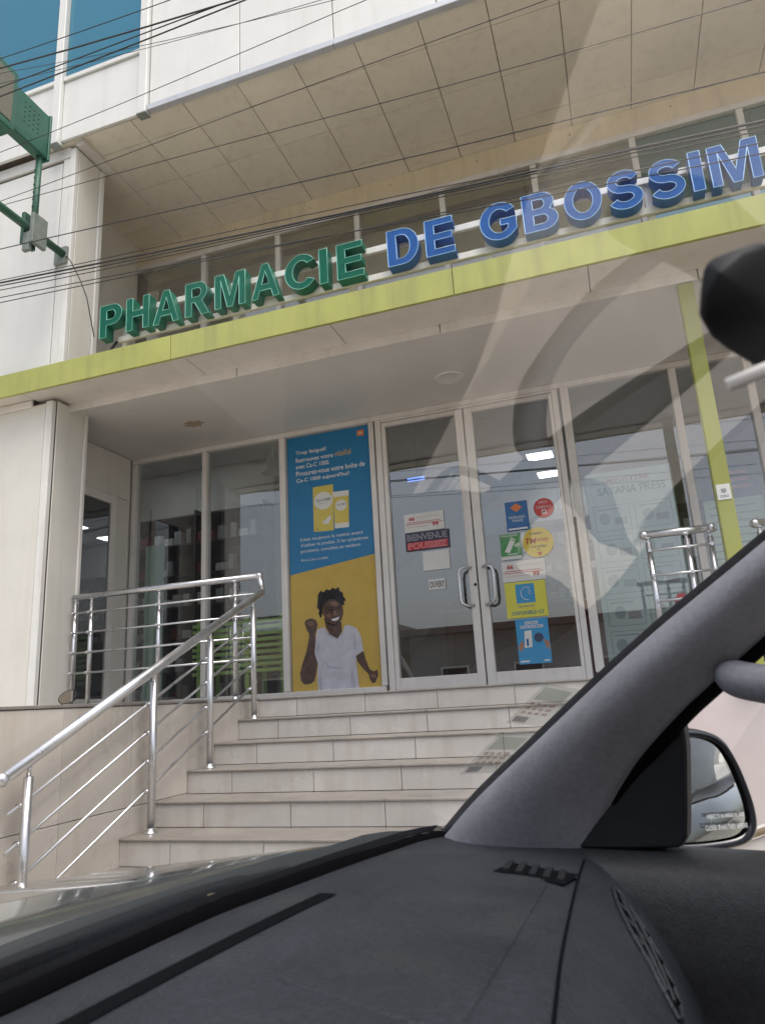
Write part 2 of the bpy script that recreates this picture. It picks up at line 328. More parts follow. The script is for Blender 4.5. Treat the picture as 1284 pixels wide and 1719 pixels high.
# left, panels under the blue windows
for x0, x1 in ((-8.5, -7.1), (-7.1, -5.8), (-5.8, -4.53), (-4.44, -3.545)): panel(x0, x1, 5.30, 5.985, YU)
for x in (-5.8, -4.485, -3.503): box('vertical_trim', x - .045, x + .045, YU - .045, YU + .03, 5.265, ZW, 'white_panel', B, .006)
for x in (-4.485, -3.503): box('trim_foot', x - .05, x + .05, YU - .05, YU + .03, 5.25, 5.263, 'plate_grey', B, .002)
for x0, x1 in ((-8.5, -5.85), (-5.75, -4.535), (-4.435, -3.553)):
    sill = box('window', x0, x1, YU - .02, YU + .03, 5.99, 6.04, 'white_panel', B, .004)
    box('frame', x0, x1, YU - .01, YU + .03, 7.55, 7.62, 'white_panel', sill, .004)
    pane(x0, x1, 6.04, 7.55, 'blue_glass', YU + .012, sill)
    panel(x0, x1, 7.63, ZW, YU)
# right, big fascia panels over the soffit
fx = [-3.452, -2.52, -1.634, -.748, .138, 1.024, 1.91, 2.8, 3.7, 5.5]
for x0, x1 in zip(fx, fx[1:]): panel(x0, x1, 5.345, ZW, YU, 'white_panel')
for x0, x1 in ((-3.455, -1.634), (-1.634, .3), (.3, 2.4), (2.4, 5.5)): box('drip_edge', x0 + .002, x1 - .002, YU - .03, YU + .028, 5.285, 5.345, 'drip_edge', B, .004)
# --- soffit of the overhang, tile by tile
sxs = [-4.84, -4.24] + [-3.687 + .553 * k for k in range(0, 17)]
sys_ = [4.545, 4.82, 5.36, 5.90, 6.19]
box('soffit_board', -4.84, 5.5, 4.545, 6.19, ZS + .03, ZS + .06, 'soffit_joint', B, 0)
for x0, x1 in zip(sxs, sxs[1:]):
    for y0, y1 in zip(sys_, sys_[1:]):
        dz = random.uniform(-.002, .002)
        box('soffit_tile', x0 + .0035, x1 - .0035, y0 + .003, y1 - .003, ZS + dz, ZS + .025, 'soffit_tile', B, .002)
box('soffit_edge', -4.31, -4.22, 4.56, 4.97, ZS - .06, ZS - .003, 'canopy_soffit', B, .003)
# --- upper left wall (between canopy and overhang) and its return
box('wall', -4.84, -4.335, YF + .035, 4.95, 2.89, 5.25, 'groove', B, 0)
for x0, x1 in ((-8.6, -7.2), (-7.2, -5.8), (-5.8, -4.47)): panel(x0, x1, 2.91, 5.14, YF)
panel(-4.468, -4.385, 2.91, 5.17, YF)
for x0, x1 in ((-8.6, -6.5), (-6.5, -4.385)): panel(x0, x1, 5.175, 5.297, YF)
box('corner_trim', -4.384, -4.318, YF - .006, YF + .045, 2.91, 5.262, 'white_bar', B, .008, 2)
box('cladding_panel', -4.345, -4.318, YF + .05, 4.90, 2.91, 5.262, 'cream_panel', B, .004)
box('corner_trim', -4.345, -4.305, 4.905, 4.965, 2.91, 5.25, 'white_bar', B, .004)
box('wall', -4.95, -4.83, 4.97, 6.19, 2.9, ZS - .002, 'cream_panel', B, 0)
# --- upper back wall: beam and window row
box('beam', -4.843, 5.5, YB - .02, YB + .3, 5.03, ZS - .004, 'beam_paint', B, 0)
box('beam_ledge', -4.843, 5.5, YB - .05, YB - .022, 4.985, 5.045, 'alu_white', B, .004)
for k in range(11):
    MB().tube([(-4.45 + .92 * k, YB - .024, 5.22), (-4.45 + .92 * k, YB - .02, 5.22)], .009, 8).build('rivet', 'stain', B)
mx0 = -3.925
for k in range(-1, 10):
    x0 = mx0 + .923 * (k - 0) - (0 if k >= 0 else -.03); xa = -4.80 if k == -1 else mx0 + .923 * k + .03; xb = mx0 + .923 * (k + 1) - .03
    wn = box('window', xa - .002, xb + .06 if k < 9 else xb, YB - .03, YB + .03, 2.90, 2.96, 'alu_white', B, .003)
    box('mullion', xb + .002, xb + .058, YB - .045, YB + .03, 2.962, 4.98, 'white_bar', wn, .003)
    pane(xa, xb, 2.962, 4.98, 'upper_glass' if k < 5 else 'teal_glass', YB, wn)
box('wall', -4.843, 5.5, YB + .42, YB + .5, 2.9, 5.03, 'cream_panel', B, 0)
box('roof', -9, 5.5, YU + .06, 11.5, ZW + .005, ZW + .1, 'groove', B, 0)
box('wall', -9, 5.5, 11.3, 11.5, GZ, ZW, 'cream_panel', B, 0)
# --- interior of the shop
struct(box('shop_floor', -7.4, 5.5, 6.31, 11.28, -.1, LZ - .001, 'interior_floor', None, 0))
box('interior_ceiling', -7.4, 5.5, 6.41, 11.28, 3.22, 3.28, 'interior_ceiling', B, 0)
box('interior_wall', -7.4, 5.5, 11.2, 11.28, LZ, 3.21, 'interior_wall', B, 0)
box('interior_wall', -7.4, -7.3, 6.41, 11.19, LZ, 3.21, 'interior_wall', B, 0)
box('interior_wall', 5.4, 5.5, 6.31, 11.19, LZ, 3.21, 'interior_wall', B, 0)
box('interior_bulkhead', -4.70, 5.39, 6.27, 6.36, ZC + .055, 3.2, 'interior_wall', B, 0)
box('interior_column', -3.98, -3.78, 7.9, 8.1, LZ, 3.21, 'interior_wall', B, .01)
box('interior_beam', -7.3, -3.0, 8.16, 8.4, 2.56, 3.21, 'interior_ceiling', B, .005)
# ================================================================== stairs
ST = thing('staircase', (-1.2, 4, GZ), 'wide tiled stairs climbing to the glass double door', 'stairs')
SX0, SX1 = -2.65, .25
TW = .533
for k in range(-3, 7):
    y0 = 3.40 + .31 * (k - 1); z1 = -.627 + .1374 * (k - 1); z0 = z1 - .1374
    box('step_core', SX0, SX1, y0 + .022, (y0 + .40) if k < 6 else 4.965, z0 - .02, z1 - .014, 'grout', ST, 0)
    xs = [SX0] + [x for x in [-2.34 + TW * j for j in range(6)] if x < SX1 - .05] + [SX1]
    for a, b2 in zip(xs, xs[1:]):
        box('riser_tile', a + .002, b2 - .002, y0 + .010 + random.uniform(-.001, .001), y0 + .0215, z0 + .003, z1 - .014, 'tile_step', ST, .0015)
        box('tread_tile', a + .002, b2 - .002, y0 + random.uniform(-.001, .001), (y0 + .33) if k < 6 else 5.03, z1 - .0135, z1, 'tread_tile', ST, .003)
# side wall of the stairs
SWL = thing('stair_side_wall', (-2.75, 3.6, GZ), 'cream tiled side wall beside the stairs behind the sloping handrail', 'wall')
box('wall_core', -2.85, -2.665, 1.9, 4.96, GZ, .05, 'grout', SWL, 0)
ys = [1.9, 2.43, 2.962, 3.487, 4.016, 4.544, 4.965]
for y0, y1 in zip(ys, ys[1:]):
    for z0, z1 in ((GZ, -1.02), (-1.02, -.484), (-.484, .048)):
        box('wall_tile', -2.664, -2.65 + random.uniform(-.001, .001), y0 + .0015, y1 - .0015, z0 + .002, z1 - .002, 'tile_cream', SWL, .0015)
for y0, y1 in zip(ys, ys[1:]): box('coping_tile', -2.86, -2.645, y0 + .0015, y1 - .0015, .0505, .066, 'tread_tile', SWL, .002)
# landing front (left of stairs) and right terrace
LF = thing('landing_front_wall', (-3.7, 4.97, GZ), 'tiled wall under the landing railing beside the side door', 'wall')
box('wall_core', -4.78, -2.86, 4.985, 5.2, GZ, .04, 'grout', LF, 0)
for k in range(4): box('wall_tile', -4.78 + .48 * k + .002, -4.30 + .48 * k - .002, 4.97, 4.984, -.5, .056, 'tile_cream', LF, .002)
RT = thing('ramp_wall', (1.5, 3.6, GZ), 'pale pink rendered ramp wall seen through the car side window', 'wall')
pm('pink_render', (.68, .60, .59), .7, .05, 3); pm('pale_render', (.60, .565, .54), .7, .05, 3)
MB().add([(.26, 3.2, GZ), (6, 3.2, GZ), (6, 3.2, .5), (3.0, 3.2, .30), (.26, 3.2, -.62), (.26, 3.4, GZ), (6, 3.4, GZ), (6, 3.4, .5), (3.0, 3.4, .30), (.26, 3.4, -.62)],
         [(0, 1, 2, 3, 4), (5, 9, 8, 7, 6), (4, 3, 8, 9), (3, 2, 7, 8), (0, 4, 9, 5), (1, 6, 7, 2)]).build('parapet', 'pale_render', RT, .004)
MB().tube([(.26, 3.19, -.60), (3.0, 3.19, .32)], .012, 8).build('edge_strip', 'stain', RT)
box('terrace_wall', .255, 6, 4.90, 4.965, GZ, .05, 'pink_render', RT, .003)
# ================================================================== railings
def flange(mb, x, y, z): mb.lathe((x, y, z), [(.001, 0), (.04, 0), (.04, .006), (.024, .014), (.022, .03)], 14); return mb
def landing_rail(name, xs, x0, x1, zt, y, label, ends=()):
    R_ = thing(name, ((x0 + x1) / 2, y, LZ), label, 'railing', 'stainless steel railings')
    MB().tube([(x0, y, zt), (x1, y, zt)], .025, 14).build('top_rail', 'steel', R_)
    for e in ends: MB().sphere((e, y, zt), .03).build('end_cap', 'steel', R_)
    for x in xs:
        mb = MB().tube([(x, y, LZ), (x, y, zt - .055)], .019, 12); flange(mb, x, y, LZ); mb.tube([(x, y, zt - .055), (x, y, zt - .03)], [.011, .011], 10); mb.tube([(x, y, zt - .032), (x, y, zt - .02)], [.012, .026], 12)
        mb.build('post', 'steel', R_)
    for z in (.845, .68, .515, .35):
        yb = y - .035
        MB().tube([(x0 + .01, yb, z), (x1 - .01, yb, z)], .0085, 8).build('bar', 'steel', R_)
        for x in xs: MB().tube([(x, y - .015, z), (x, yb - .012, z)], .012, 8).build('clip', 'steel', R_)
    return R_
landing_rail('landing_railing', (-4.355, -4.19, -3.525, -2.83), -4.375, -2.62, .985, 4.93, 'steel landing railing in front of the left shop window', (-2.62,))
landing_rail('landing_railing', (.235, .47, .61), .215, .63, .955, 4.95, 'short steel landing railing beside the lime green post', (.215, .63))
landing_rail('landing_railing', (.90, 1.6, 2.4), .88, 2.45, .95, 4.95, 'steel landing railing at the right edge, beyond the green post', (.88,))
HR = thing('stair_handrail', (-2.56, 3.7, -.7), 'sloping steel stair handrail with four posts and slanted bars', 'railing', 'stainless steel railings')
hx = -2.56
def hz(y): return .83 + (y - 4.82) * (1.062 / 2.292)
pr = [(-2.62, 4.93, .985), (-2.60, 4.92, .93), (-2.57, 4.89, .865), (hx, 4.85, hz(4.85))]
MB().tube([(hx, 4.86, hz(4.86)), (hx, 2.52, hz(2.52))], .027, 16).build('top_rail', 'steel', HR)
MB().tube(pr, .024, 12).build('elbow', 'steel', HR)
MB().sphere((hx, 2.52, hz(2.52)), .031).build('end_cap', 'steel', HR)
for y, zf in ((4.72, -.08), (4.14, -.352), (3.55, -.627), (2.665, -1.039)):
    mb = MB().tube([(hx, y, zf), (hx, y, hz(y) - .07)], .021, 14); flange(mb, hx, y, zf); mb.tube([(hx, y, hz(y) - .07), (hx, y, hz(y) - .015)], .010, 10); mb.build('post', 'steel', HR)
for d in (.19, .345, .50, .655):
    xb = hx - .04
    MB().tube([(xb, 4.84, hz(4.84) - d), (xb, 2.60, hz(2.60) - d)], .0085, 8).build('bar', 'steel', HR)
    for y in (4.72, 4.14, 3.55, 2.665): MB().tube([(hx - .015, y, hz(y) - d), (xb - .012, y, hz(y) - d)], .012, 8).build('clip', 'steel', HR)
# lime post at the landing edge
GP = thing('canopy_post', (.715, 4.83, LZ), 'lime green square post holding up the canopy, white notice on it', 'post')
box('shaft', .665, .765, 4.80, 4.88, LZ, 2.635, 'lime_post', GP, .006)
box('base_plate', .63, .80, 4.77, 4.91, LZ, LZ + .012, 'lime_post', GP, .003)
flat('paper_white', (.72, .72, .70)); flat('ink_dark', (.05, .05, .06)); flat('ink_grey', (.3, .31, .33))
nt_ = box('paper_notice', .675, .755, 4.796, 4.799, 1.095, 1.195, 'paper_white', None, 0); tag(nt_, 'small white paper notice stuck on the lime green post', 'notice')
MB().poly_xz([(.70, 1.165), (.73, 1.165), (.73, 1.145), (.715, 1.135), (.70, 1.145)], 4.7945).build('emblem', 'ink_grey', nt_)
for z in (1.124, 1.114): MB().poly_xz([(.69, z), (.742, z), (.742, z - .004), (.69, z - .004)], 4.7945).build('print_line', 'ink_grey', nt_)
# ================================================================== roof sign: channel letters on two rails
SG = thing('shop_sign', (-1.2, 4.5, 2.9), 'green and blue channel letter sign reading PHARMACIE DE GBOSSIM above the canopy', 'sign')
def arc(cx, cz, rx, rz, a0, a1, n=14): return [(cx + rx * math.cos(rad(a0 + (a1 - a0) * k / n)), cz + rz * math.sin(rad(a0 + (a1 - a0) * k / n))) for k in range(n + 1)]
def stroke(P, t):
    L1, L2 = [], []
    for k, p in enumerate(P):
        a, b_ = Vector(P[max(0, k - 1)]), Vector(P[min(len(P) - 1, k + 1)]); d = (b_ - a).normalized(); nn = Vector((-d.y, d.x)) * t / 2
        L1.append((p[0] + nn.x, p[1] + nn.y)); L2.append((p[0] - nn.x, p[1] - nn.y))
    return L1 + L2[::-1]
T = .215
GLY = dict(
 I=[[(0, 0), (T, 0), (T, 1), (0, 1)]],
 H=[[(0, 0), (T, 0), (T, .41), (.58, .41), (.58, 0), (.78, 0), (.78, 1), (.58, 1), (.58, .59), (T, .59), (T, 1), (0, 1)]],
 E=[[(0, 0), (.68, 0), (.68, .17), (T, .17), (T, .42), (.63, .42), (.63, .59), (T, .59), (T, .83), (.66, .83), (.66, 1), (0, 1)]],
 P=[[(0, 0), (T, 0), (T, .37)] + arc(.40, .685, .30, .315, -90, 90) + [(0, 1)], [(T, .54)] + arc(.37, .685, .125, .145, -90, 90) + [(T, .83)]],
 R=[[(0, 0), (T, 0), (T, .40), (.31, .40), (.53, 0), (.77, 0), (.55, .41)] + arc(.43, .71, .28, .29, -52, 90) + [(0, 1)], [(T, .56)] + arc(.41, .695, .11, .135, -90, 90) + [(T, .83)]],
 A=[[(0, 0), (.21, 0), (.29, .23), (.69, .23), (.77, 0), (.98, 0), (.60, 1), (.38, 1)], [(.355, .40), (.625, .40), (.49, .78)]],
 M=[[(0, 0), (.18, 0), (.18, .78), (.37, 0), (.53, 0), (.72, .78), (.72, 0), (.9, 0), (.9, 1), (.63, 1), (.45, .32), (.27, 1), (0, 1)]],
 D=[[(0, 0)] + arc(.36, .5, .38, .5, -90, 90, 20) + [(0, 1)], [(T, .17)] + arc(.34, .5, .2, .33, -90, 90, 20) + [(T, .83)]],
 O=[arc(.44, .5, .44, .5, 0, 350, 34), arc(.44, .5, .235, .325, 0, 350, 34)],
 C=[arc(.44, .5, .44, .5, 36, 324, 28) + arc(.44, .5, .235, .325, 318, 42, 28)],
 G=[arc(.44, .5, .44, .5, 36, 318, 28) + [(.82, .22), (.82, .54), (.46, .54), (.46, .38), (.63, .38), (.63, .29)] + arc(.44, .5, .235, .325, 312, 42, 26)],
 B=[[(0, 0)] + arc(.42, .285, .31, .285, -90, 58) + arc(.40, .745, .27, .255, -48, 90) + [(0, 1)], [(T, .165)] + arc(.40, .29, .12, .125, -90, 90) + [(T, .415)], [(T, .58)] + arc(.37, .705, .10, .125, -90, 90) + [(T, .83)]],
 S=[stroke(arc(.36, .71, .25, .20, 22, 270, 22) + arc(.36, .30, .27, .21, 90, -160, 22)[1:], .185)])
def glyph_mesh(ch, extrude=0.0, outline=0.0):
    cu = bpy.data.curves.new('glyph', 'CURVE'); cu.dimensions = '2D'; cu.fill_mode = 'NONE' if outline else 'BOTH'; cu.extrude = extrude
    if outline: cu.bevel_depth = outline; cu.bevel_resolution = 0
    for lp in GLY[ch]:
        sp_ = cu.splines.new('POLY'); sp_.points.add(len(lp) - 1); sp_.use_cyclic_u = True
        for q, (x, z) in zip(sp_.points, lp): q.co = (x, z, 0, 1)
    o = bpy.data.objects.new('tmp', cu); COL.objects.link(o); dg = bpy.context.evaluated_depsgraph_get(); dg.update()
    me = bpy.data.meshes.new_from_object(o.evaluated_get(dg)); bpy.data.objects.remove(o); bpy.data.curves.remove(cu); return me
def letter(ch, x0, x1, kind, z0=3.045, z1=3.34, y=4.42, dep=.095):
    x0 += random.uniform(-.003, .003); z0 += random.uniform(-.004, .004); z1 = z0 + .295
    gx = [p[0] for lp in GLY[ch] for p in lp]; gz = [p[1] for lp in GLY[ch] for p in lp]
    a, c = min(gx), min(gz); sx, sz = (x1 - x0) / (max(gx) - a), (z1 - z0) / (max(gz) - c)
    def xf(me_, y0, sc):
        for v in me_.vertices: v.co = (x0 + (v.co.x - a) * sx, y0 - v.co.z * sc, z0 + (v.co.y - c) * sz)
    me = glyph_mesh(ch, .5); xf(me, y + dep / 2, dep)
    me.materials.clear(); me.materials.append(M['sign_' + kind]); me.materials.append(M['sign_' + kind + '_face'])
    for p in me.polygons:
        p.use_smooth = False
        if max(me.vertices[i_].co.y for i_ in p.vertices) < y + .002: p.material_index = 1
    o = link('letter', me, None, SG); o['label'] = kind + ' channel letter ' + ch
    m2 = glyph_mesh(ch, 0, .011); xf(m2, y - .001, .2); link('edge_trim', m2, 'trim_' + kind, o)
for ch, a, b2 in (('P', -3.813, -3.592), ('H', -3.544, -3.326), ('A', -3.283, -3.042), ('R', -2.978, -2.765), ('M', -2.712, -2.439), ('A', -2.381, -2.146), ('C', -2.098, -1.852), ('I', -1.808, -1.742), ('E', -1.662, -1.455)): letter(ch, a, b2, 'green')
for ch, a, b2 in (('D', -1.268, -1.030), ('E', -.976, -.765), ('G', -.575, -.322), ('B', -.276, -.043), ('O', .008, .250), ('S', .297, .508), ('S', .562, .768), ('I', .812, .880), ('M', .925, 1.215)): letter(ch, a, b2, 'blue')
for z in (3.065, 3.30): box('rail', -3.70, 4.6, 4.522, 4.55, z - .026, z + .026, 'white_bar', SG, .003)
for x in (-3.66, -2.60, -1.60, -.545, .55, 1.6, 2.7, 3.7): box('stand', x - .024, x + .024, 4.552, 4.58, 2.88, 3.33, 'white_bar', SG, .002)
MB().tube([(-3.79, 4.47, 2.89), (-3.72, 4.53, 3.05)], .012, 8).build('strut', 'wire_black', SG)
# ================================================================== projecting cross sign on its arm
PS = thing('projecting_sign', (-4.37, 4.57, 4.05), 'weathered green projecting pharmacy sign box hung on a wall arm', 'sign')
ax = -4.37
MB().tube([(ax, 4.575, 4.09), (ax, 4.0, 4.09), (ax, 1.2, 4.09)], .035, 14).build('arm', 'arm_green', PS)
box('wall_plate', ax - .10, ax + .04, 4.545, 4.577, 4.0, 4.17, 'plate_grey', PS, .004)
MB().tube([(ax, 4.20, 4.02), (ax, 4.20, 4.86)], .028, 10).build('hanger', 'arm_green', PS)
for k in range(7): MB().tube([(ax - .005, 4.171, 4.25 + .075 * k), (ax - .005, 4.168, 4.25 + .075 * k)], .008, 8).build('bolt_hole', 'slot_black', PS)
box('clamp', ax - .075, ax - .035, 4.13, 4.27, 3.95, 4.26, 'arm_green', PS, .004)
box('clamp', ax + .035, ax + .075, 4.12, 4.28, 3.93, 4.22, 'plate_grey', PS, .004)
box('clamp', ax - .034, ax + .034, 4.12, 4.16, 3.86, 4.04, 'plate_grey', PS, .004)
sbx = box('housing', ax - .05, ax + .05, 3.86, 4.235, 4.86, 5.31, 'box_green', PS, .008, 2)
box('housing', ax - .075, ax + .075, 2.3, 3.845, 4.80, 5.40, 'box_green', PS, .008, 2)
box('led_panel', ax + .077, ax + .081, 2.35, 3.80, 4.87, 5.34, 'led_grid', PS, 0)
box('end_rim', ax - .06, ax + .06, 4.237, 4.262, 4.84, 5.33, 'box_green', PS, .006)
for i in range(4):
    for j in range(5): MB().tube([(ax + .051, 3.96 + .05 * i, 5.02 + .05 * j), (ax + .0535, 3.96 + .05 * i, 5.02 + .05 * j)], .006, 6).build('vent_hole', 'slot_black', PS)
tag(MB().tube([(ax + .02, 4.56, 4.06), (-4.30, 4.52, 4.03), (-4.22, 4.50, 3.93), (-4.12, 4.50, 3.74), (-4.05, 4.52, 3.55), (-4.02, 4.6, 3.2)], .005, 6).build('sign_cable', 'wire_black'), 'thin black cable drooping from the projecting sign arm to the wall corner', 'cable')
# ================================================================== overhead wires along the street
WL = ['thickest black wire of the top bundle crossing the blue windows', 'thin wire highest across the blue windows', 'dark wire crossing the lower corner of the blue windows', 'lowest dark wire of the bundle over the blue windows',
 'hair thin wire fanning out over the white fascia panels', 'second hair thin wire fanning over the white fascia panels', 'single thin wire rising from the green sign box across the fascia', 'thin wire rising steeply across the soffit tiles',
 'faint thin wire across the soffit just under the steep one', 'lone black wire crossing the soffit above the cream beam', 'thick black cable of the bundle along the cream beam', 'medium cable tight under the thickest one along the beam',
 'thin lowest cable of the bundle along the beam', 'thin topmost cable of the bundle along the beam', 'lower thin wire passing in front of the sign letters', 'upper thin wire passing in front of the sign letters']
for i, (Y, xa, za, xb, zb, r) in enumerate(((3.00, -3.533, 4.347, -1.764, 4.127, .0055), (3.05, -3.600, 4.500, -2.267, 4.397, .0030), (3.10, -3.588, 4.297, -1.853, 4.272, .0040), (3.15, -3.579, 4.278, -1.818, 4.313, .0050),
        (3.20, -3.213, 4.393, -1.385, 4.171, .0020), (3.25, -3.163, 4.516, -1.408, 4.208, .0020), (3.40, -3.921, 4.112, -1.051, 4.258, .0025), (3.40, -3.876, 3.672, -.018, 3.807, .0025), (3.45, -3.929, 3.678, .098, 3.462, .0025),
        (3.50, -3.946, 3.342, 1.070, 2.996, .0035), (3.40, -3.805, 2.966, .992, 2.633, .0060), (3.43, -3.837, 2.973, .997, 2.636, .0040), (3.46, -3.867, 2.970, 1.002, 2.639, .0030), (3.50, -3.920, 3.089, 1.024, 2.731, .0028), (3.30, -3.682, 2.772, .934, 2.393, .0030), (3.35, -3.733, 2.767, .957, 2.481, .0030))):
    sl = (zb - za) / (xb - xa); pts = []
    for k in range(49):
        x = -14 + 28 * k / 48; u_ = (x - xa) / (xb - xa)
        pts.append((x, Y + .01 * math.sin(x * 1.3 + i), za + sl * (x - xa) + .03 * u_ * (u_ - 1) + .0012 * x * x * 0))
    tag(MB().tube(pts, r, 6).build('overhead_wire', 'wire_black'), WL[i], 'wire', 'overhead wires along the street')
# ================================================================== print on the shop front
YP = Fy0 + .043       # outer face of the glass, papers sit just in front
inks = dict(poster_blue=(.025, .20, .42), poster_yellow=(.58, .40, .08), skin=(.095, .052, .038), skin_hi=(.18, .105, .072), hair=(.008, .007, .007), shirt=(.56, .56, .63), fold=(.44, .44, .52), carton=(.68, .55, .12), product_white=(.75, .75, .72),
            print_white=(.75, .76, .78), print_gold=(.55, .38, .12), orange=(.75, .22, .05), red=(.50, .05, .06), sticker_red=(.48, .07, .08), sticker_yellow=(.72, .57, .10), yellow_paper=(.70, .66, .10), sky_blue=(.06, .32, .60), sign_night=(.045, .045, .08), red_print=(.62, .07, .07),
            grey_print=(.28, .28, .32), sticker_blue=(.035, .15, .38), sticker_green=(.10, .32, .12), pale_green=(.5, .62, .45), teal_paper=(.30, .50, .58), mint=(.60, .70, .68), mint_line=(.25, .36, .37), teal_print=(.07, .25, .28), navy=(.06, .08, .14), pink_print=(.5, .2, .22), hand=(.4, .22, .15))
for k_, v_ in inks.items():
    if k_ in ('skin', 'skin_hi', 'shirt', 'fold'): pm(k_, v_, .45, var=.45 if k_[0:2] == 'sk' else .16, scale=16 if k_[0:2] == 'sk' else 11, spec=.3)
    else: flat(k_, v_, .45)
def sheet(name, pts, mat, label, cat, group=None, y=YP, th=.0015):
    return tag(MB().poly_xz(pts, y, th).build(name, mat), label, cat, group)
def pr_(pts, mat, par, y, name='print'): return MB().poly_xz(pts, y).build(name, mat, par)
def rect(x0, x1, z0, z1): return [(x0, z0), (x1, z0), (x1, z1), (x0, z1)]
# --- tall banner
bn = sheet('poster_banner', rect(-2.952, -2.078, .075, 2.597), 'poster_yellow', 'tall blue and yellow vitamin poster with a cheering man in white T-shirt', 'poster')
y1 = YP - .0012; y2 = YP - .0024; y3 = YP - .0036; y4 = YP - .0048
pr_([(-2.952, 1.205), (-2.078, 1.318), (-2.078, 2.597), (-2.952, 2.597)], 'poster_blue', bn, y1, 'blue_field')
pr_(rect(-2.20, -2.13, 2.50, 2.56), 'orange', bn, y2, 'emblem'); text('cs', -2.185, -2.145, 2.518, 2.54, y3, 'print_white', bn)
for s_, x0, x1, z, h_ in (('Trop fatigué?', -2.86, -2.53, 2.425, .05), ('Retrouvez votre', -2.86, -2.46, 2.352, .045), ('avec Ca-C 1000.', -2.86, -2.50, 2.285, .045), ('Procurez-vous votre boîte de', -2.86, -2.135, 2.212, .05), ('Ca-C 1000 aujourd’hui!', -2.86, -2.30, 2.135, .05)):
    text(s_, x0, x1, z - h_ / 2, z + h_ / 2, y2, 'print_white', bn, .014)
text('vitalité', -2.44, -2.27, 2.33, 2.392, y2, 'print_gold', bn, .01, shear=.25)
for s_, x0, x1, z, h_ in (('Lisez toujours la notice avant', -2.83, -2.19, 1.535, .042), ('d’utiliser le produit. Si les symptômes', -2.83, -2.14, 1.478, .042), ('persistent, consultez un médecin', -2.83, -2.22, 1.42, .042), ('PM-CI-CAC-21-00001', -2.83, -2.55, 1.335, .022)):
    text(s_, x0, x1, z - h_ / 2, z + h_ / 2, y2, 'print_white', bn, .0)
pr_([(-2.686, 2.05), (-2.472, 2.052), (-2.483, 1.592), (-2.689, 1.602)], 'carton', bn, y2, 'printed_carton')
MB().disc_xz(-2.58, 1.90, .098, y3, 0, 28, .088).build('printed_label', 'product_white', bn); text('Ca-C1000', -2.655, -2.505, 1.895, 1.922, y4, 'ink_dark', bn); text('1000 mg', -2.64, -2.53, 1.865, 1.88, y4, 'ink_grey', bn, 0)
text('10', -2.665, -2.64, 1.612, 1.63, y3, 'ink_dark', bn)
pr_([(-2.60, 1.69), (-2.56, 1.71), (-2.51, 1.75), (-2.505, 1.71), (-2.54, 1.66), (-2.58, 1.665)], 'product_white', bn, y3)
pr_([(-2.476, 1.946), (-2.314, 1.942), (-2.326, 1.604), (-2.47, 1.608)], 'carton', bn, y2, 'printed_tube'); pr_([(-2.483, 1.973), (-2.313, 1.968), (-2.315, 1.915), (-2.477, 1.918)], 'product_white', bn, y3); pr_([(-2.470, 1.655), (-2.325, 1.652), (-2.326, 1.604), (-2.47, 1.608)], 'product_white', bn, y3)
MB().disc_xz(-2.397, 1.83, .058, y3, 0, 24, .055).build('printed_label', 'product_white', bn); text('Ca-C1000', -2.44, -2.354, 1.828, 1.846, y4, 'ink_dark', bn)
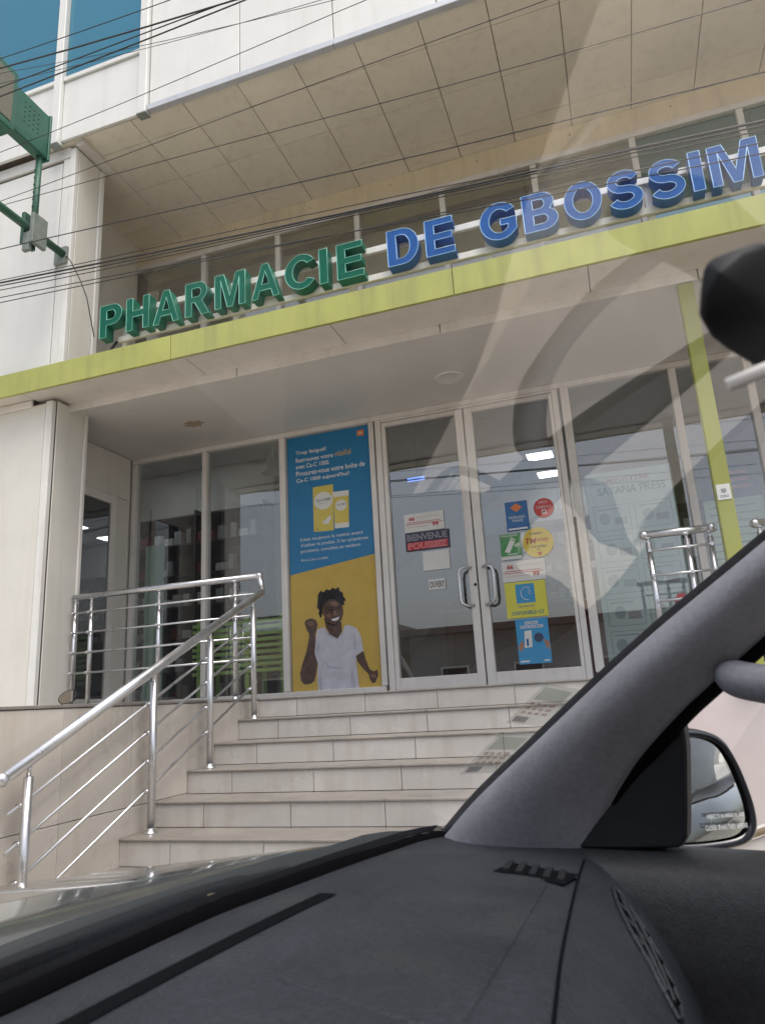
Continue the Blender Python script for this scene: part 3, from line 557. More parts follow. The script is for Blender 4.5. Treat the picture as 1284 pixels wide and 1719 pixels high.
MAN = dict(neck=('skin', y2, [(-2.617, .77), (-2.6, .684), (-2.564, .61), (-2.489, .564), (-2.443, .63), (-2.445, .719)]),
 raised_arm=('skin', y2, [(-2.816, .742), (-2.795, .768), (-2.745, .776), (-2.696, .754), (-2.684, .713), (-2.693, .669), (-2.711, .625), (-2.704, .535), (-2.712, .448), (-2.695, .358), (-2.713, .272), (-2.731, .203), (-2.775, .179), (-2.834, .178), (-2.866, .211), (-2.874, .282), (-2.847, .368), (-2.805, .472), (-2.782, .559), (-2.77, .634), (-2.793, .668)]),
 lowered_arm=('skin', y2, [(-2.321, .404), (-2.244, .444), (-2.223, .36), (-2.191, .272), (-2.155, .252), (-2.118, .263), (-2.113, .216), (-2.142, .158), (-2.17, .148), (-2.196, .187), (-2.203, .23), (-2.264, .294), (-2.303, .348)]),
 shirt=('shirt', y3, [(-2.689, .668), (-2.62, .686), (-2.564, .613), (-2.489, .568), (-2.438, .621), (-2.406, .685), (-2.349, .675), (-2.294, .644), (-2.259, .571), (-2.242, .439), (-2.315, .401), (-2.315, .331), (-2.306, .211), (-2.294, .0755), (-2.691, .0755), (-2.702, .218), (-2.691, .357), (-2.721, .448), (-2.709, .553)]),
 shirt_fold=('fold', y4, [(-2.66, .408), (-2.586, .307), (-2.472, .29), (-2.395, .32), (-2.471, .308), (-2.576, .328)]),
 face=('skin', y3, [(-2.601, .923), (-2.551, .946), (-2.492, .945), (-2.445, .908), (-2.424, .843), (-2.421, .789), (-2.443, .737), (-2.473, .704), (-2.513, .684), (-2.551, .693), (-2.589, .732), (-2.616, .788), (-2.623, .861)]),
 hair=('hair', y4, [(-2.674, .93), (-2.668, .994), (-2.637, 1.028), (-2.614, 1.007), (-2.577, 1.035), (-2.548, 1.021), (-2.517, 1.043), (-2.489, 1.026), (-2.454, 1.044), (-2.446, 1.003), (-2.418, .987), (-2.412, .95), (-2.386, .912), (-2.41, .905), (-2.408, .868), (-2.437, .871), (-2.455, .891), (-2.502, .932), (-2.551, .937), (-2.592, .913), (-2.623, .871), (-2.635, .799), (-2.646, .767), (-2.669, .811), (-2.659, .847), (-2.682, .867)]),
 forehead=('skin_hi', y4, [(-2.56, .905), (-2.5, .915), (-2.46, .885), (-2.47, .865), (-2.53, .872)]),
 cheek=('skin_hi', y4, [(-2.59, .80), (-2.55, .812), (-2.54, .78), (-2.57, .765)]),
 fist=('skin_hi', y3, [(-2.80, .735), (-2.75, .76), (-2.705, .735), (-2.71, .71), (-2.76, .705)]),
 knuckle=('skin_hi', y3, [(-2.19, .225), (-2.15, .235), (-2.125, .225), (-2.14, .195), (-2.18, .2)]),
 nose=('skin_hi', y4, [(-2.515, .824), (-2.495, .826), (-2.481, .792), (-2.501, .78), (-2.524, .789)]),
 eye=('hair', y4, [(-2.569, .835), (-2.545, .845), (-2.522, .841), (-2.542, .829)]), eye2=('hair', y4, [(-2.486, .845), (-2.466, .856), (-2.447, .851), (-2.463, .84)]),
 brow=('hair', y4, [(-2.577, .858), (-2.545, .868), (-2.522, .858), (-2.545, .860)]), brow2=('hair', y4, [(-2.487, .866), (-2.462, .876), (-2.443, .866), (-2.462, .868)]), beard=('hair', y4, [(-2.60, .74), (-2.575, .712), (-2.545, .694), (-2.51, .686), (-2.475, .704), (-2.452, .735), (-2.475, .716), (-2.51, .702), (-2.545, .708)]), ear=('skin_hi', y4, [(-2.632, .835), (-2.618, .842), (-2.616, .80), (-2.626, .795)]),
 sleeve_fold=('fold', y4, [(-2.70, .50), (-2.672, .56), (-2.668, .50), (-2.685, .45)]), sleeve_fold2=('fold', y4, [(-2.325, .62), (-2.31, .52), (-2.318, .42), (-2.335, .52)]), side_fold=('fold', y4, [(-2.675, .32), (-2.66, .20), (-2.64, .0765), (-2.675, .0765), (-2.69, .2)]), side_fold2=('fold', y4, [(-2.36, .30), (-2.335, .2), (-2.32, .0765), (-2.37, .0765), (-2.38, .2)]), collar=('fold', y4, [(-2.622, .684), (-2.566, .61), (-2.489, .563), (-2.436, .617), (-2.43, .61), (-2.488, .548), (-2.575, .6)]),
 smile=('print_white', y4, [(-2.546, .751), (-2.5, .757), (-2.460, .767), (-2.472, .744), (-2.5, .731), (-2.53, .735)]))
for nme, (mt, yy, pts) in MAN.items(): pr_(pts, mt, bn, yy, 'printed_' + nme.rstrip('2'))
# --- papers on the left leaf
Q = dict(group='papers taped to the glass doors')
def quote(x0, x1, z0, z1, label):
    s_ = sheet('quote_card', rect(x0, x1, z0, z1), 'paper_white', label, 'card', **Q); w_ = x1 - x0; h_ = z1 - z0
    text('66', x0 + .12 * w_, x0 + .27 * w_, z0 + .62 * h_, z0 + .84 * h_, y1, 'red', s_, .04); text('99', x0 + .70 * w_, x0 + .86 * w_, z0 + .2 * h_, z0 + .42 * h_, y1, 'red', s_, .04)
    for a, b2, c, t_ in ((.3, .92, .76, .012), (.06, .9, .50, .03), (.03, .97, .41, .03), (.06, .64, .26, .012)): pr_(rect(x0 + a * w_, x0 + b2 * w_, z0 + c * h_, z0 + (c + t_) * h_), 'red', s_, y1, 'print_line')
quote(-1.780, -1.405, 1.474, 1.645, 'white quote card with red marks above the BIENVENUE sign')
bv = sheet('welcome_sign', rect(-1.780, -1.368, 1.297, 1.466), 'sign_night', 'dark sign reading BIENVENUE POUSSEZ on the left door leaf', 'sign', **Q)
pr_(rect(-1.765, -1.383, 1.307, 1.376), 'red', bv, y1); text('BIENVENUE', -1.765, -1.385, 1.39, 1.452, y2, 'grey_print', bv, .03); text('POUSSEZ', -1.755, -1.393, 1.312, 1.371, y2, 'print_white', bv, .035)
text('POUSSEZ', -1.752, -1.396, 1.314, 1.369, y3, 'red_print', bv, .012)
sheet('blank_paper', rect(-1.628, -1.381, 1.103, 1.277), 'paper_white', 'blank white paper taped under the BIENVENUE sign', 'paper', **Q)
ov = sheet('open_sign', rect(-1.591, -1.437, .926, 1.02), 'paper_white', 'small white sign reading OUVERT on the left door leaf', 'sign', **Q); text('OUVERT', -1.582, -1.446, .945, 1.0, y1, 'ink_dark', ov, .02)
# --- papers on the right leaf
bp_ = sheet('blue_card', rect(-.846, -.650, 1.370, 1.632), 'sticker_blue', 'blue card with orange diamond at the top of the right door leaf', 'card', **Q)
pr_([(-.80, 1.575), (-.748, 1.535), (-.696, 1.575), (-.748, 1.615)], 'orange', bp_, y1, 'emblem'); text('NOBLANC', -.82, -.675, 1.477, 1.50, y1, 'print_white', bp_); text('PLACE', -.79, -.70, 1.447, 1.47, y1, 'print_white', bp_); pr_(rect(-.83, -.666, 1.376, 1.392), 'print_white', bp_, y1)
rc = tag(MB().disc_xz(-.511, 1.541, .088, YP, .0015).build('round_sticker', 'sticker_red'), 'round red sticker at the upper corner of the right door leaf', 'sticker', **Q)
MB().disc_xz(-.511, 1.541, .080, y1).build('print', 'red_print', rc); text('ICI', -.545, -.48, 1.583, 1.603, y2, 'print_white', rc); text('CRÉDIT', -.575, -.447, 1.54, 1.563, y2, 'print_white', rc); pr_(rect(-.532, -.492, 1.486, 1.526), 'print_white', rc, y2); pr_(rect(-.522, -.502, 1.496, 1.516), 'red', rc, y3)
gs = sheet('green_leaflet', rect(-.920, -.740, 1.118, 1.347), 'sticker_green', 'green leaflet with white bottle left of the round yellow sticker', 'leaflet', **Q)
pr_(rect(-.920, -.740, 1.118, 1.148), 'paper_white', gs, y1); pr_([(-.885, 1.19), (-.845, 1.175), (-.79, 1.275), (-.83, 1.292)], 'product_white', gs, y1, 'printed_bottle'); pr_([(-.835, 1.298), (-.79, 1.278), (-.78, 1.295), (-.825, 1.315)], 'pale_green', gs, y2); pr_([(-.80, 1.25), (-.755, 1.262), (-.75, 1.235), (-.79, 1.22)], 'pale_green', gs, y1); text('MALADIES', -.905, -.76, 1.322, 1.340, y1, 'print_white', gs); pr_(rect(-.86, -.78, 1.16, 1.168), 'print_white', gs, y1)
tm = tag(MB().disc_xz(-.594, 1.244, .132, YP - .0017, .0015, 40).build('round_sticker', 'sticker_yellow'), 'round yellow TMoney sticker on the right door leaf', 'sticker', **Q)
text('PAIEMENT', -.655, -.545, 1.312, 1.332, y3, 'ink_dark', tm); text('TM', -.70, -.605, 1.235, 1.285, y3, 'red', tm, .02, shear=.2); text('oney', -.60, -.495, 1.238, 1.275, y3, 'red', tm, .012, shear=.2); text('DISPONIBLE', -.655, -.525, 1.196, 1.216, y3, 'ink_dark', tm); text('ICI', -.605, -.58, 1.17, 1.188, y3, 'ink_dark', tm); pr_([(-.61, 1.155), (-.565, 1.155), (-.588, 1.12)], 'red', tm, y3)
quote(-.926, -.557, .922, 1.100, 'white quote card with red marks above the yellow paper')
yp = sheet('yellow_paper', rect(-.920, -.572, .610, .916), 'yellow_paper', 'yellow paper with blue square emblem reading DISPONIBLE ICI', 'paper', **Q)
pr_(rect(-.828, -.668, .732, .895), 'sky_blue', yp, y1, 'emblem'); 
MB().tube([(-.735 + .05 * math.cos(a) * (1 if a < 4 else .9), y2 - .001, .812 + .055 * math.sin(a)) for a in [1.0 + .25 * k for k in range(17)]], .0035, 6).build('emblem_curve', 'print_white', yp); MB().tube([(-.725, y2 - .001, .85), (-.705, y2 - .001, .83), (-.722, y2 - .001, .815), (-.70, y2 - .001, .80)], .003, 6).build('emblem_curve', 'print_white', yp)
text('FREE MONEY', -.82, -.68, .695, .712, y1, 'grey_print', yp); text('DISPONIBLE ICI', -.875, -.612, .633, .666, y1, 'teal_print', yp, .02)
bl = sheet('blue_leaflet', rect(-.858, -.587, .222, .597), 'sky_blue', 'blue leaflet with white box at the bottom of the right door leaf', 'leaflet', **Q)
pr_(rect(-.78, -.67, .55, .575), 'print_white', bl, y1); text('PATIENT', -.775, -.675, .554, .571, y2, 'sticker_blue', bl); pr_(rect(-.82, -.63, .518, .542), 'print_white', bl, y1); text('VOTRE TRAITEMENT', -.815, -.635, .522, .538, y2, 'sticker_blue', bl)
pr_([(-.80, .355), (-.735, .36), (-.73, .50), (-.79, .495)], 'product_white', bl, y1, 'printed_box'); pr_(rect(-.78, -.762, .37, .43), 'sticker_blue', bl, y2); MB().disc_xz(-.675, .435, .04, y1, 0, 14).build('print', 'navy', bl); pr_([(-.855, .36), (-.82, .42), (-.80, .38), (-.83, .32)], 'hand', bl, y1); pr_([(-.64, .42), (-.592, .40), (-.59, .33), (-.62, .35)], 'hand', bl, y1); pr_(rect(-.845, -.77, .238, .252), 'print_white', bl, y1); pr_(rect(-.65, -.605, .238, .25), 'print_white', bl, y1)
sheet('teal_paper', rect(-.935, -.562, 1.722, 2.0), 'teal_paper', 'pale teal paper at the top of the right door leaf', 'paper', y=YD + .02, **Q)
sheet('teal_paper', rect(-1.04, -.87, 1.37, 1.60), 'teal_paper', 'pale teal paper behind the right leaf, beside the blue card', 'paper', y=YD + .02, **Q)
# --- big pale poster behind the right pane
sy = YD + .03
sa = sheet('information_poster', rect(-.14, .56, .16, 1.79), 'mint', 'large pale green instruction poster reading SAYANA PRESS behind the right window', 'poster', y=sy)
text('SAYANA PRESS', -.05, .50, 1.585, 1.655, sy - .001, 'teal_print', sa, .02); text('MINISTERE', .03, .38, 1.69, 1.73, sy - .001, 'pink_print', sa, .01)
for r_ in range(5):
    for c_ in range(2):
        x0 = -.10 + .33 * c_; z0 = 1.27 - .265 * r_; z1 = z0 + .225; x1 = x0 + .29
        for rc_ in (rect(x0, x1, z1 - .006, z1), rect(x0, x1, z0, z0 + .006), rect(x0, x0 + .006, z0, z1), rect(x1 - .006, x1, z0, z1)): pr_(rc_, 'mint_line', sa, sy - .001, 'print_frame')
        MB().disc_xz(x0 + .08 + .02 * ((r_ + c_) % 2), z0 + .11, .045, sy - .001, 0, 12, .055).build('print', 'mint_line', sa); pr_(rect(x0 + .16, x0 + .26, z0 + .05, z0 + .11), 'grey_print' if (r_ + c_) % 2 else 'mint_line', sa, sy - .001)
        pr_(rect(x0 + .03, x0 + .22, z1 - .04, z1 - .028), 'mint_line', sa, sy - .001, 'print_line')
np_ = sheet('notice_poster', rect(.76, 1.20, .75, 1.70), 'pale_green', 'grey notice poster with dark heading behind the lime green post', 'poster', y=sy)
pr_(rect(.76, 1.20, 1.42, 1.70), 'navy', np_, sy - .001); 
for z in (1.62, 1.56, 1.50): pr_(rect(.84, 1.12, z, z + .03), 'pink_print', np_, sy - .002, 'print_line')
for k in range(9): pr_(rect(.79, 1.14 + .03 * (k % 2), 1.35 - .06 * k, 1.365 - .06 * k), 'grey_print', np_, sy - .001, 'print_line')
# ================================================================== things inside the shop
def ctag(label): return dict(label=label, cat='ceiling light', group='lit panels on the shop ceiling')
for x, y, lab in ((-.78, 9.8, 'lit white ceiling panel seen high in the right door leaf'), (-.74, 10.75, 'lit white ceiling panel lower in the right door leaf'), (-5.2, 7.1, 'ceiling panel added to light the shop behind the left window'), (2.4, 8.6, 'ceiling panel added to light the shop behind the right windows')):  # the last two panels are added to brighten the shop interior
    L_ = thing('ceiling_light', (x, y, 3.21), lab, 'ceiling light', 'lit panels on the shop ceiling')
    box('frame', x - .20, x + .20, y - .17, y + .17, 3.195, 3.218, 'alu_white', L_, .003); box('diffuser', x - .17, x + .17, y - .14, y + .14, 3.187, 3.194, 'panel_light', L_, 0)
PL = thing('pendant_lamp', (-3.66, 7.2, 2.64), 'white bell shaped pendant lamp hanging behind the left shop window', 'lamp')
MB().lathe((-3.66, 7.2, 2.64), [(.11, 0), (.108, .03), (.085, .075), (.05, .12), (.028, .17), (.018, .23), (.012, .30), (.001, .305)], 24).build('shade', 'lamp_white', PL); MB().tube([(-3.66, 7.2, 2.94), (-3.66, 7.2, 3.22)], .004, 6).build('cord', 'lamp_white', PL)
pm('frosted_green', (.50, .66, .55), .35)
FG = tag(box('frosted_panel', -4.69, -4.46, 6.30, 6.312, LZ, 1.72, 'frosted_green', None, .002), 'pale green frosted panel at the left end of the shop window', 'panel')
BE = thing('bench', (-3.70, 6.6, LZ), 'lime green slatted bench behind the left shop window', 'bench')
for k in range(9): box('slat', -4.16, -3.10, 6.38, 6.40, .33 + .06 * k, .365 + .06 * k, 'bench_green', BE, .004)
for k in range(4): box('slat', -4.16, -3.10, 6.44 + .1 * k, 6.52 + .1 * k, .44, .465, 'bench_green', BE, .004)
for x in (-4.10, -3.55, -3.16): MB().obox((x, 6.415, .47), (.02, 0, 0), (0, .012, 0), (.0, .0, .41)).build('leg', 'bench_green', BE); box('leg', x - .02, x + .02, 6.76, 6.79, LZ, .44, 'bench_green', BE, .003)
SHL = thing('shelf_unit', (-5.5, 7.9, LZ), 'dark wooden shelving stocked with cartons behind the left window', 'shelf')
SZ = [LZ + .02, .45, .85, 1.25, 1.65, 2.05, 2.42]
for z in SZ: box('shelf', -7.0, -4.02, 7.7, 8.1, z, z + .025, 'dark_wood', SHL, .003)
box('back_panel', -7.02, -4.0, 8.11, 8.13, LZ, 2.5, 'dark_wood', SHL, 0)
for x in (-7.0, -6.0, -5.0, -4.015): box('upright', x - .015, x + .015, 7.7, 8.108, LZ, 2.5, 'dark_wood', SHL, .003)
SH2 = thing('shelf_unit', (-.6, 10.8, LZ), 'dark shelving at the far end seen through the glass doors', 'shelf')
for z in SZ: box('shelf', -2.0, 1.6, 10.6, 11.0, z, z + .025, 'dark_wood', SH2, .003)
box('back_panel', -2.02, 1.62, 11.01, 11.03, LZ, 2.5, 'dark_wood', SH2, 0)
def carton_src(w_, h_, d_, mat, name='carton'):
    return MB().box(-w_ / 2, w_ / 2, -d_ / 2, d_ / 2, 0, h_).mesh(name)
CM = []
for w_, h_, d_, mt in ((.09, .16, .08, 'carton_white'), (.13, .10, .1, 'carton_white'), (.07, .20, .07, 'carton_grey'), (.11, .14, .1, 'dark_red'), (.1, .18, .1, 'carton_grey')):
    me = carton_src(w_, h_, d_, mt); me.materials.append(M[mt]); CM.append((me, w_))
CN = ['white upright', 'white flat', 'grey slim tall', 'dark red', 'grey wide']
rows = ['lowest', 'second', 'third', 'fourth', 'fifth', 'top']
for si, (x0, x1, y) in enumerate(((-6.9, -4.1, 7.79), (-1.9, 1.5, 10.7))):
    for zi, z in enumerate(SZ[:-1]):
        x = x0 + random.uniform(0, .1)
        while x < x1:
            if random.random() < .8:
                me, w_ = random.choice(CM); o = bpy.data.objects.new('carton', me); COL.objects.link(o); o.location = (x, y, z + .0255); o.rotation_euler.z = random.uniform(-.1, .1)
                tag(o, '%s medicine carton on the %s shelf %s' % (CN[CM.index((me, w_))], rows[zi], ('behind the left window', 'seen through the doors')[si]), 'carton', 'cartons on the %s shelf %s' % (rows[zi], ('behind the left window', 'seen through the doors')[si]))
            x += random.uniform(.115, .20)
CT = thing('counter', (-.6, 9.0, LZ), 'dark red reception counter deep inside behind the doors', 'counter')
box('front', -2.1, .6, 8.8, 8.86, LZ, 1.0, 'dark_red', CT, .005); box('top', -2.15, .65, 8.75, 9.4, 1.002, 1.04, 'carton_white', CT, .005); box('side', -2.1, -2.05, 8.862, 9.35, LZ, 1.0, 'dark_red', CT, .003)
LS = thing('led_sign', (-1.71, 6.6, 2.1), 'small lit blue LED sign high behind the left door leaf', 'sign')
box('case', -1.86, -1.62, 6.60, 6.63, 2.05, 2.17, 'slot_black', LS, .003); box('lit_bar', -1.84, -1.66, 6.594, 6.599, 2.115, 2.127, 'led_blue', LS, 0); box('lit_bar', -1.84, -1.66, 6.594, 6.599, 2.09, 2.10, 'led_blue', LS, 0); MB().tube([(-1.74, 6.615, 2.17), (-1.74, 6.615, 3.22)], .004, 6).build('cord', 'wire_black', LS)
SPB = thing('spray_bottle', (.47, 6.10, LZ), 'white spray bottle with red trigger standing by the right window', 'bottle')
pm('bottle_white', (.7, .7, .68), .4); pm('trigger_red', (.55, .06, .07), .4)
MB().lathe((.47, 6.09, LZ + .32), [(.001, 0), (.045, 0), (.05, .02), (.048, .16), (.03, .21), (.018, .235), (.018, .25)], 18).build('bottle_body', 'bottle_white', SPB)
MB().box(.44, .50, 6.078, 6.102, LZ + .57, LZ + .62).box(.425, .44, 6.083, 6.097, LZ + .50, LZ + .60).build('trigger', 'trigger_red', SPB, .006)
STL = thing('stool', (.47, 6.07, LZ), 'low white stool under the spray bottle by the right window', 'stool')
box('seat', .34, .60, 5.97, 6.13, LZ + .29, LZ + .3195, 'bottle_white', STL, .01)
for x in (.36, .58):
    for y in (5.99, 6.11): box('leg', x - .014, x + .014, y - .014, y + .014, LZ, LZ + .289, 'bottle_white', STL, .003)
# ================================================================== motorcycle parked behind the side wall (only its mirror shows)
MC = thing('motorcycle', (-3.55, 3.95, GZ), 'parked motorcycle whose oval mirror peeks over the cream side wall', 'motorcycle')
ml = MB(); c0 = Vector((-3.552, 4.0, .137)); a1 = Vector((.082, 0, .02)); a2 = Vector((-.012, 0, .042)); n = 24
ring = [c0 + a1 * math.cos(2 * math.pi * k / n) + a2 * math.sin(2 * math.pi * k / n) for k in range(n)]
ml.add([p + Vector((0, -.004, 0)) for p in ring] + [c0 + (p - c0) * .7 + Vector((0, .035, 0)) for p in ring], [tuple(range(n)), tuple(range(2 * n - 1, n - 1, -1))] + [(k, k + n, (k + 1) % n + n, (k + 1) % n) for k in range(n)])
mo = ml.build('mirror', 'black_plastic', MC)
ml = MB().add([c0 + (p - c0) * .9 + Vector((0, -.0065, 0)) for p in ring], [tuple(range(n))]).build('mirror_glass', 'mirror_glass', mo)
MB().tube([(-3.60, 4.01, .12), (-3.64, 4.02, .06), (-3.66, 4.05, -.08), (-3.62, 4.1, -.22)], .007, 8).build('mirror_stem', 'black_plastic', MC)
MB().tube([(-3.50, 3.80, -.22), (-3.62, 4.08, -.22), (-3.55, 4.14, -.30), (-3.75, 4.30, -.30), (-3.82, 4.28, -.22), (-3.95, 4.42, -.22)], .014, 10).build('handlebar', 'galv', MC)
MB().tube([(-3.65, 4.22, -.30), (-3.40, 4.40, -1.0)], .03, 10).build('fork', 'galv', MC)
def ring_wheel(c): return MB().tube([(c[0] + .27 * math.cos(t) * .6, c[1] - .27 * math.cos(t) * .8 * -1, c[2] + .27 * math.sin(t)) for t in [2 * math.pi * k / 28 for k in range(29)]], .045, 10, False)
ring_wheel((-3.40, 4.42, GZ + .315)).build('wheel', 'rubber', MC); ring_wheel((-4.1, 3.45, GZ + .315)).build('wheel', 'rubber', MC)
MB().tube([(-3.66, 4.2, -.42), (-3.8, 3.95, -.46), (-4.0, 3.65, -.52), (-4.15, 3.4, -.5)], [.08, .12, .1, .05], 12).build('seat', 'black_plastic', MC)
MB().tube([(-3.6, 4.2, -.6), (-3.75, 3.95, -.85), (-4.1, 3.45, -.98)], [.06, .16, .05], 12).build('engine', 'galv', MC)
# ================================================================== houses across the street (seen in the glass and the mirrors)
pm('house_ochre', (.45, .36, .25), .8, .1, 1, streak=(.25, .2, .15), samt=.4); pm('house_grey', (.34, .33, .32), .8, .1, 1, streak=(.2, .18, .15), samt=.4); pm('house_white', (.5, .49, .47), .8, .1, 1, streak=(.3, .25, .2), samt=.4); pm('roof_tin', (.2, .15, .13), .6, .2, 2)
for i, (x0, x1, y, h_, mt, lab) in enumerate(((-34, -22, -15, 3.4, 'house_grey', 'low grey house across the street'), (-21, -9, -14.5, 4.0, 'house_ochre', 'ochre two door house across the street'), (-8, 4, -15, 3.6, 'house_grey', 'grey shop row across the street'), (5, 16, -14, 4.6, 'house_white', 'whitish house across the street'), (17, 30, -15, 3.5, 'house_ochre', 'long ochre house across the street'))):
    H = thing('house', ((x0 + x1) / 2, y - 3, GZ), lab + ', mirrored in the shop glass', 'house', 'houses across the street')
    box('wall', x0, x1, y - 6, y, GZ, GZ + h_, mt, H, 0); box('roof', x0 - .4, x1 + .4, y - 6.4, y + .7, GZ + h_ + .002, GZ + h_ + .25, 'roof_tin', H, 0)
    xx = x0 + 1.2
    while xx < x1 - 1.5:
        wn = box('window', xx, xx + 1.1, y + .002, y + .06, GZ + 1.1, GZ + 2.4, 'alu_white', H, .01); box('shutter', xx + .08, xx + 1.02, y + .062, y + .08, GZ + 1.18, GZ + 2.32, 'dark_wood', wn, 0); xx += 2.8
    box('door', (x0 + x1) / 2 - .4, (x0 + x1) / 2 + .5, y + .002, y + .05, GZ, GZ + 2.1, 'dark_wood', H, .01)
# ================================================================== the car the picture is taken from (f forward, r right, u up from the eye)
HD = Vector((-0.9659, 0.2588, 0)); RT_ = Vector((0.2588, 0.9659, 0)); UP = Vector((0, 0, 1))
def K(f, r, u): return HD * f + RT_ * r + UP * u
def Kl(pts): return [K(*p) for p in pts]
def lerp(a, b, t): return a + (b - a) * t
def interp(tab, x):
    if x <= tab[0][0]: return tab[0][1]
    for (x0, y0), (x1, y1) in zip(tab, tab[1:]):
        if x <= x1: t = (x - x0) / (x1 - x0); return lerp(y0, y1, t)
    return tab[-1][1]
def smooth_tab(tab, x, d=.05): return sum(interp(tab, x + d * (k - 3) / 3) for k in range(7)) / 7
CAR = thing('car', K(-.4, .4, GZ), 'dark car interior with dashboard, right pillar, door and wing mirror, seen from the driver seat', 'car')
BASE = [(-.42, .40), (-.35, .47), (-.22, .52), (-.05, .545), (.15, .556), (.326, .567), (.415, .583), (.571, .609), (.797, .610), (.977, .600), (1.016, .579), (1.05, .55)]
def fb(r): return smooth_tab(BASE, r, .03)
def ws(t, s):       # windshield: t = r along the base, s = 0 base .. 1.5 header
    q = max(-1, min(1, (t - .40) / .62)); lat = -.115 * q * abs(q) ** .3
    bul = .058 * math.sin(math.pi * min(1, max(0, s / 1.5))) * (1 - q * q)
    return (fb(t) - (.525 - .015 * abs(q)) * s + bul * .55, t + lat * s, -.2 + .351 * s + bul * .83)
# windshield
ts = [-.26 + 1.276 * k / 44 for k in range(45)]; ss = [-.03 + 1.53 * k / 20 for k in range(21)]
wsh = MB().grid([Kl([ws(t, s) for t in ts]) for s in ss]).build('windshield', 'windshield_glass', CAR)
# black frit and seal round the glass
MB().grid([Kl([(ws(t, .0)[0] + d[0], ws(t, .0)[1], ws(t, .0)[2] + d[1]) for t in ts]) for d in ((-.004, -.004), (.0, .006), (.012, .012), (.022, .004), (.02, -.02))]).build('windshield_seal', 'rubber', CAR)
# right pillar
Wl = [(.578, 1.015, -.203), (.507, .995, -.145), (.399, .975, -.067), (.300, .955, .004), (.211, .935, .064), (.131, .915, .113), (.069, .900, .151), (-.03, .88, .212), (-.17, .845, .295)]
Bl = [(.354, 1.00, -.215), (.322, .992, -.162), (.277, .978, -.105), (.238, .966, -.067), (.196, .955, -.031), (.160, .946, -.004), (.092, .928, .046), (.0, .905, .112), (-.13, .868, .205)]
def cr(pts, n):     # Catmull-Rom resample
    P = [Vector(p) for p in pts]; P = [P[0] * 2 - P[1]] + P + [P[-1] * 2 - P[-2]]; out = []
    for i in range(1, len(P) - 2):
        for k in range(n):
            t = k / n; a, b_, c, d = P[i - 1:i + 3]
            out.append(.5 * ((2 * b_) + (c - a) * t + (2 * a - 5 * b_ + 4 * c - d) * t * t + (3 * b_ - 3 * c + d - a) * t ** 3))
    return out + [P[-2]]
WL_, BL_ = cr(Wl, 5), cr(Bl, 5)
rows_ = []
prof = [(-.03, .022), (-.005, .012), (0, 0), (.05, -.016), (.15, -.029), (.3, -.038), (.45, -.038), (.62, -.028), (.8, -.010), (.92, .0), (1.0, .010), (1.02, .035)]
for a, b_ in zip(WL_, BL_):
    row = []
    for q, dr in prof:
        p = a.lerp(b_, q); row.append(K(p.x, p.y + dr, p.z))
    rows_.append(row)
pil = MB().grid(rows_).build('pillar_trim', 'pillar_trim', CAR)
MB().grid([[K(p.x + d[0], p.y + d[1], p.z + d[2]) for p in WL_] for d in ((-.002, .004, -.003), (.0, -.001, .002), (.004, .002, .006), (.007, .012, .009), (.007, .03, .009))]).build('pillar_seal', 'rubber', CAR)
MB().grid([[K(p.x + d[0], p.y + d[1], p.z + d[2]) for p in BL_] for d in ((.006, .008, .004), (-.002, .010, -.004), (-.008, .022, -.010), (-.004, .035, -.006))]).build('door_seal', 'rubber', CAR)
# grab handle
hp = cr([(.140, .935, .006), (.118, .915, -.002), (.085, .89, -.008), (.04, .865, -.010), (-.05, .85, .01), (-.14, .85, .06)], 5)
MB().tube([K(*p) for p in hp], [.016, .018, .020, .021] + [.021] * 3 + [.021] * (len(hp) - 7), 14).build('grab_handle', 'pillar_trim', CAR)
# dashboard
FE = [(-.4, .12), (.2, .135), (.3, .15), (.48, .20), (.6, .24), (.8, .297), (.95, .337), (1.02, .35)]
def fe(r): return smooth_tab(FE, r, .06)
rr = [-.40 + 1.40 * k / 70 for k in range(71)]; rows_ = []
for r_ in rr:
    a, e = fb(r_) - .003, fe(r_); crown = .006 * math.sin(math.pi * min(1, max(0, (r_ + .4) / 1.4)))
    sec = [(a, -.206), (a - .01, -.2015)] + [(lerp(a - .01, e + .03, q), -.2015 + crown * math.sin(math.pi * q) - .004 * q) for q in (.1, .25, .4, .55, .7, .85)] + \
          [(e + .03, -.2055), (e + .012, -.208), (e, -.213), (e - .014, -.220), (e - .035, -.236), (e - .06, -.262), (e - .085, -.300), (e - .105, -.345), (e - .118, -.40), (e - .115, -.48), (e - .06, -.65)]
    rows_.append([K(f, r_, u) for f, u in sec])
dsh = MB().grid(rows_).build('dashboard', 'dash', CAR)
def dz(r_, f):      # height of the dash top
    a, e = fb(r_) - .013, fe(r_) + .03; q = max(0, min(1, (a - f) / (a - e)))
    return -.2015 + .006 * math.sin(math.pi * min(1, max(0, (r_ + .4) / 1.4))) * math.sin(math.pi * q) - .004 * q
def dash_strip(name, line, w_, mat, lift, n=40):
    P = cr([(f, r_, 0) for f, r_ in line], 8); L1 = []; L2 = []
    for i, p in enumerate(P):
        d = (P[min(i + 1, len(P) - 1)] - P[max(0, i - 1)]).normalized(); nn = Vector((-d.y, d.x, 0)) * w_ / 2
        for LL, q in ((L1, p + nn), (L2, p - nn)): LL.append(K(q.x, q.y, dz(q.y, q.x) + lift))
    return MB().grid([L1, L2], True).build(name, mat, dsh)
dash_strip('defroster_slot', [(.531, .672), (.524, .60), (.512, .50), (.495, .38), (.48, .28), (.465, .1), (.44, -.2)], .021, 'slot_black', .0012)
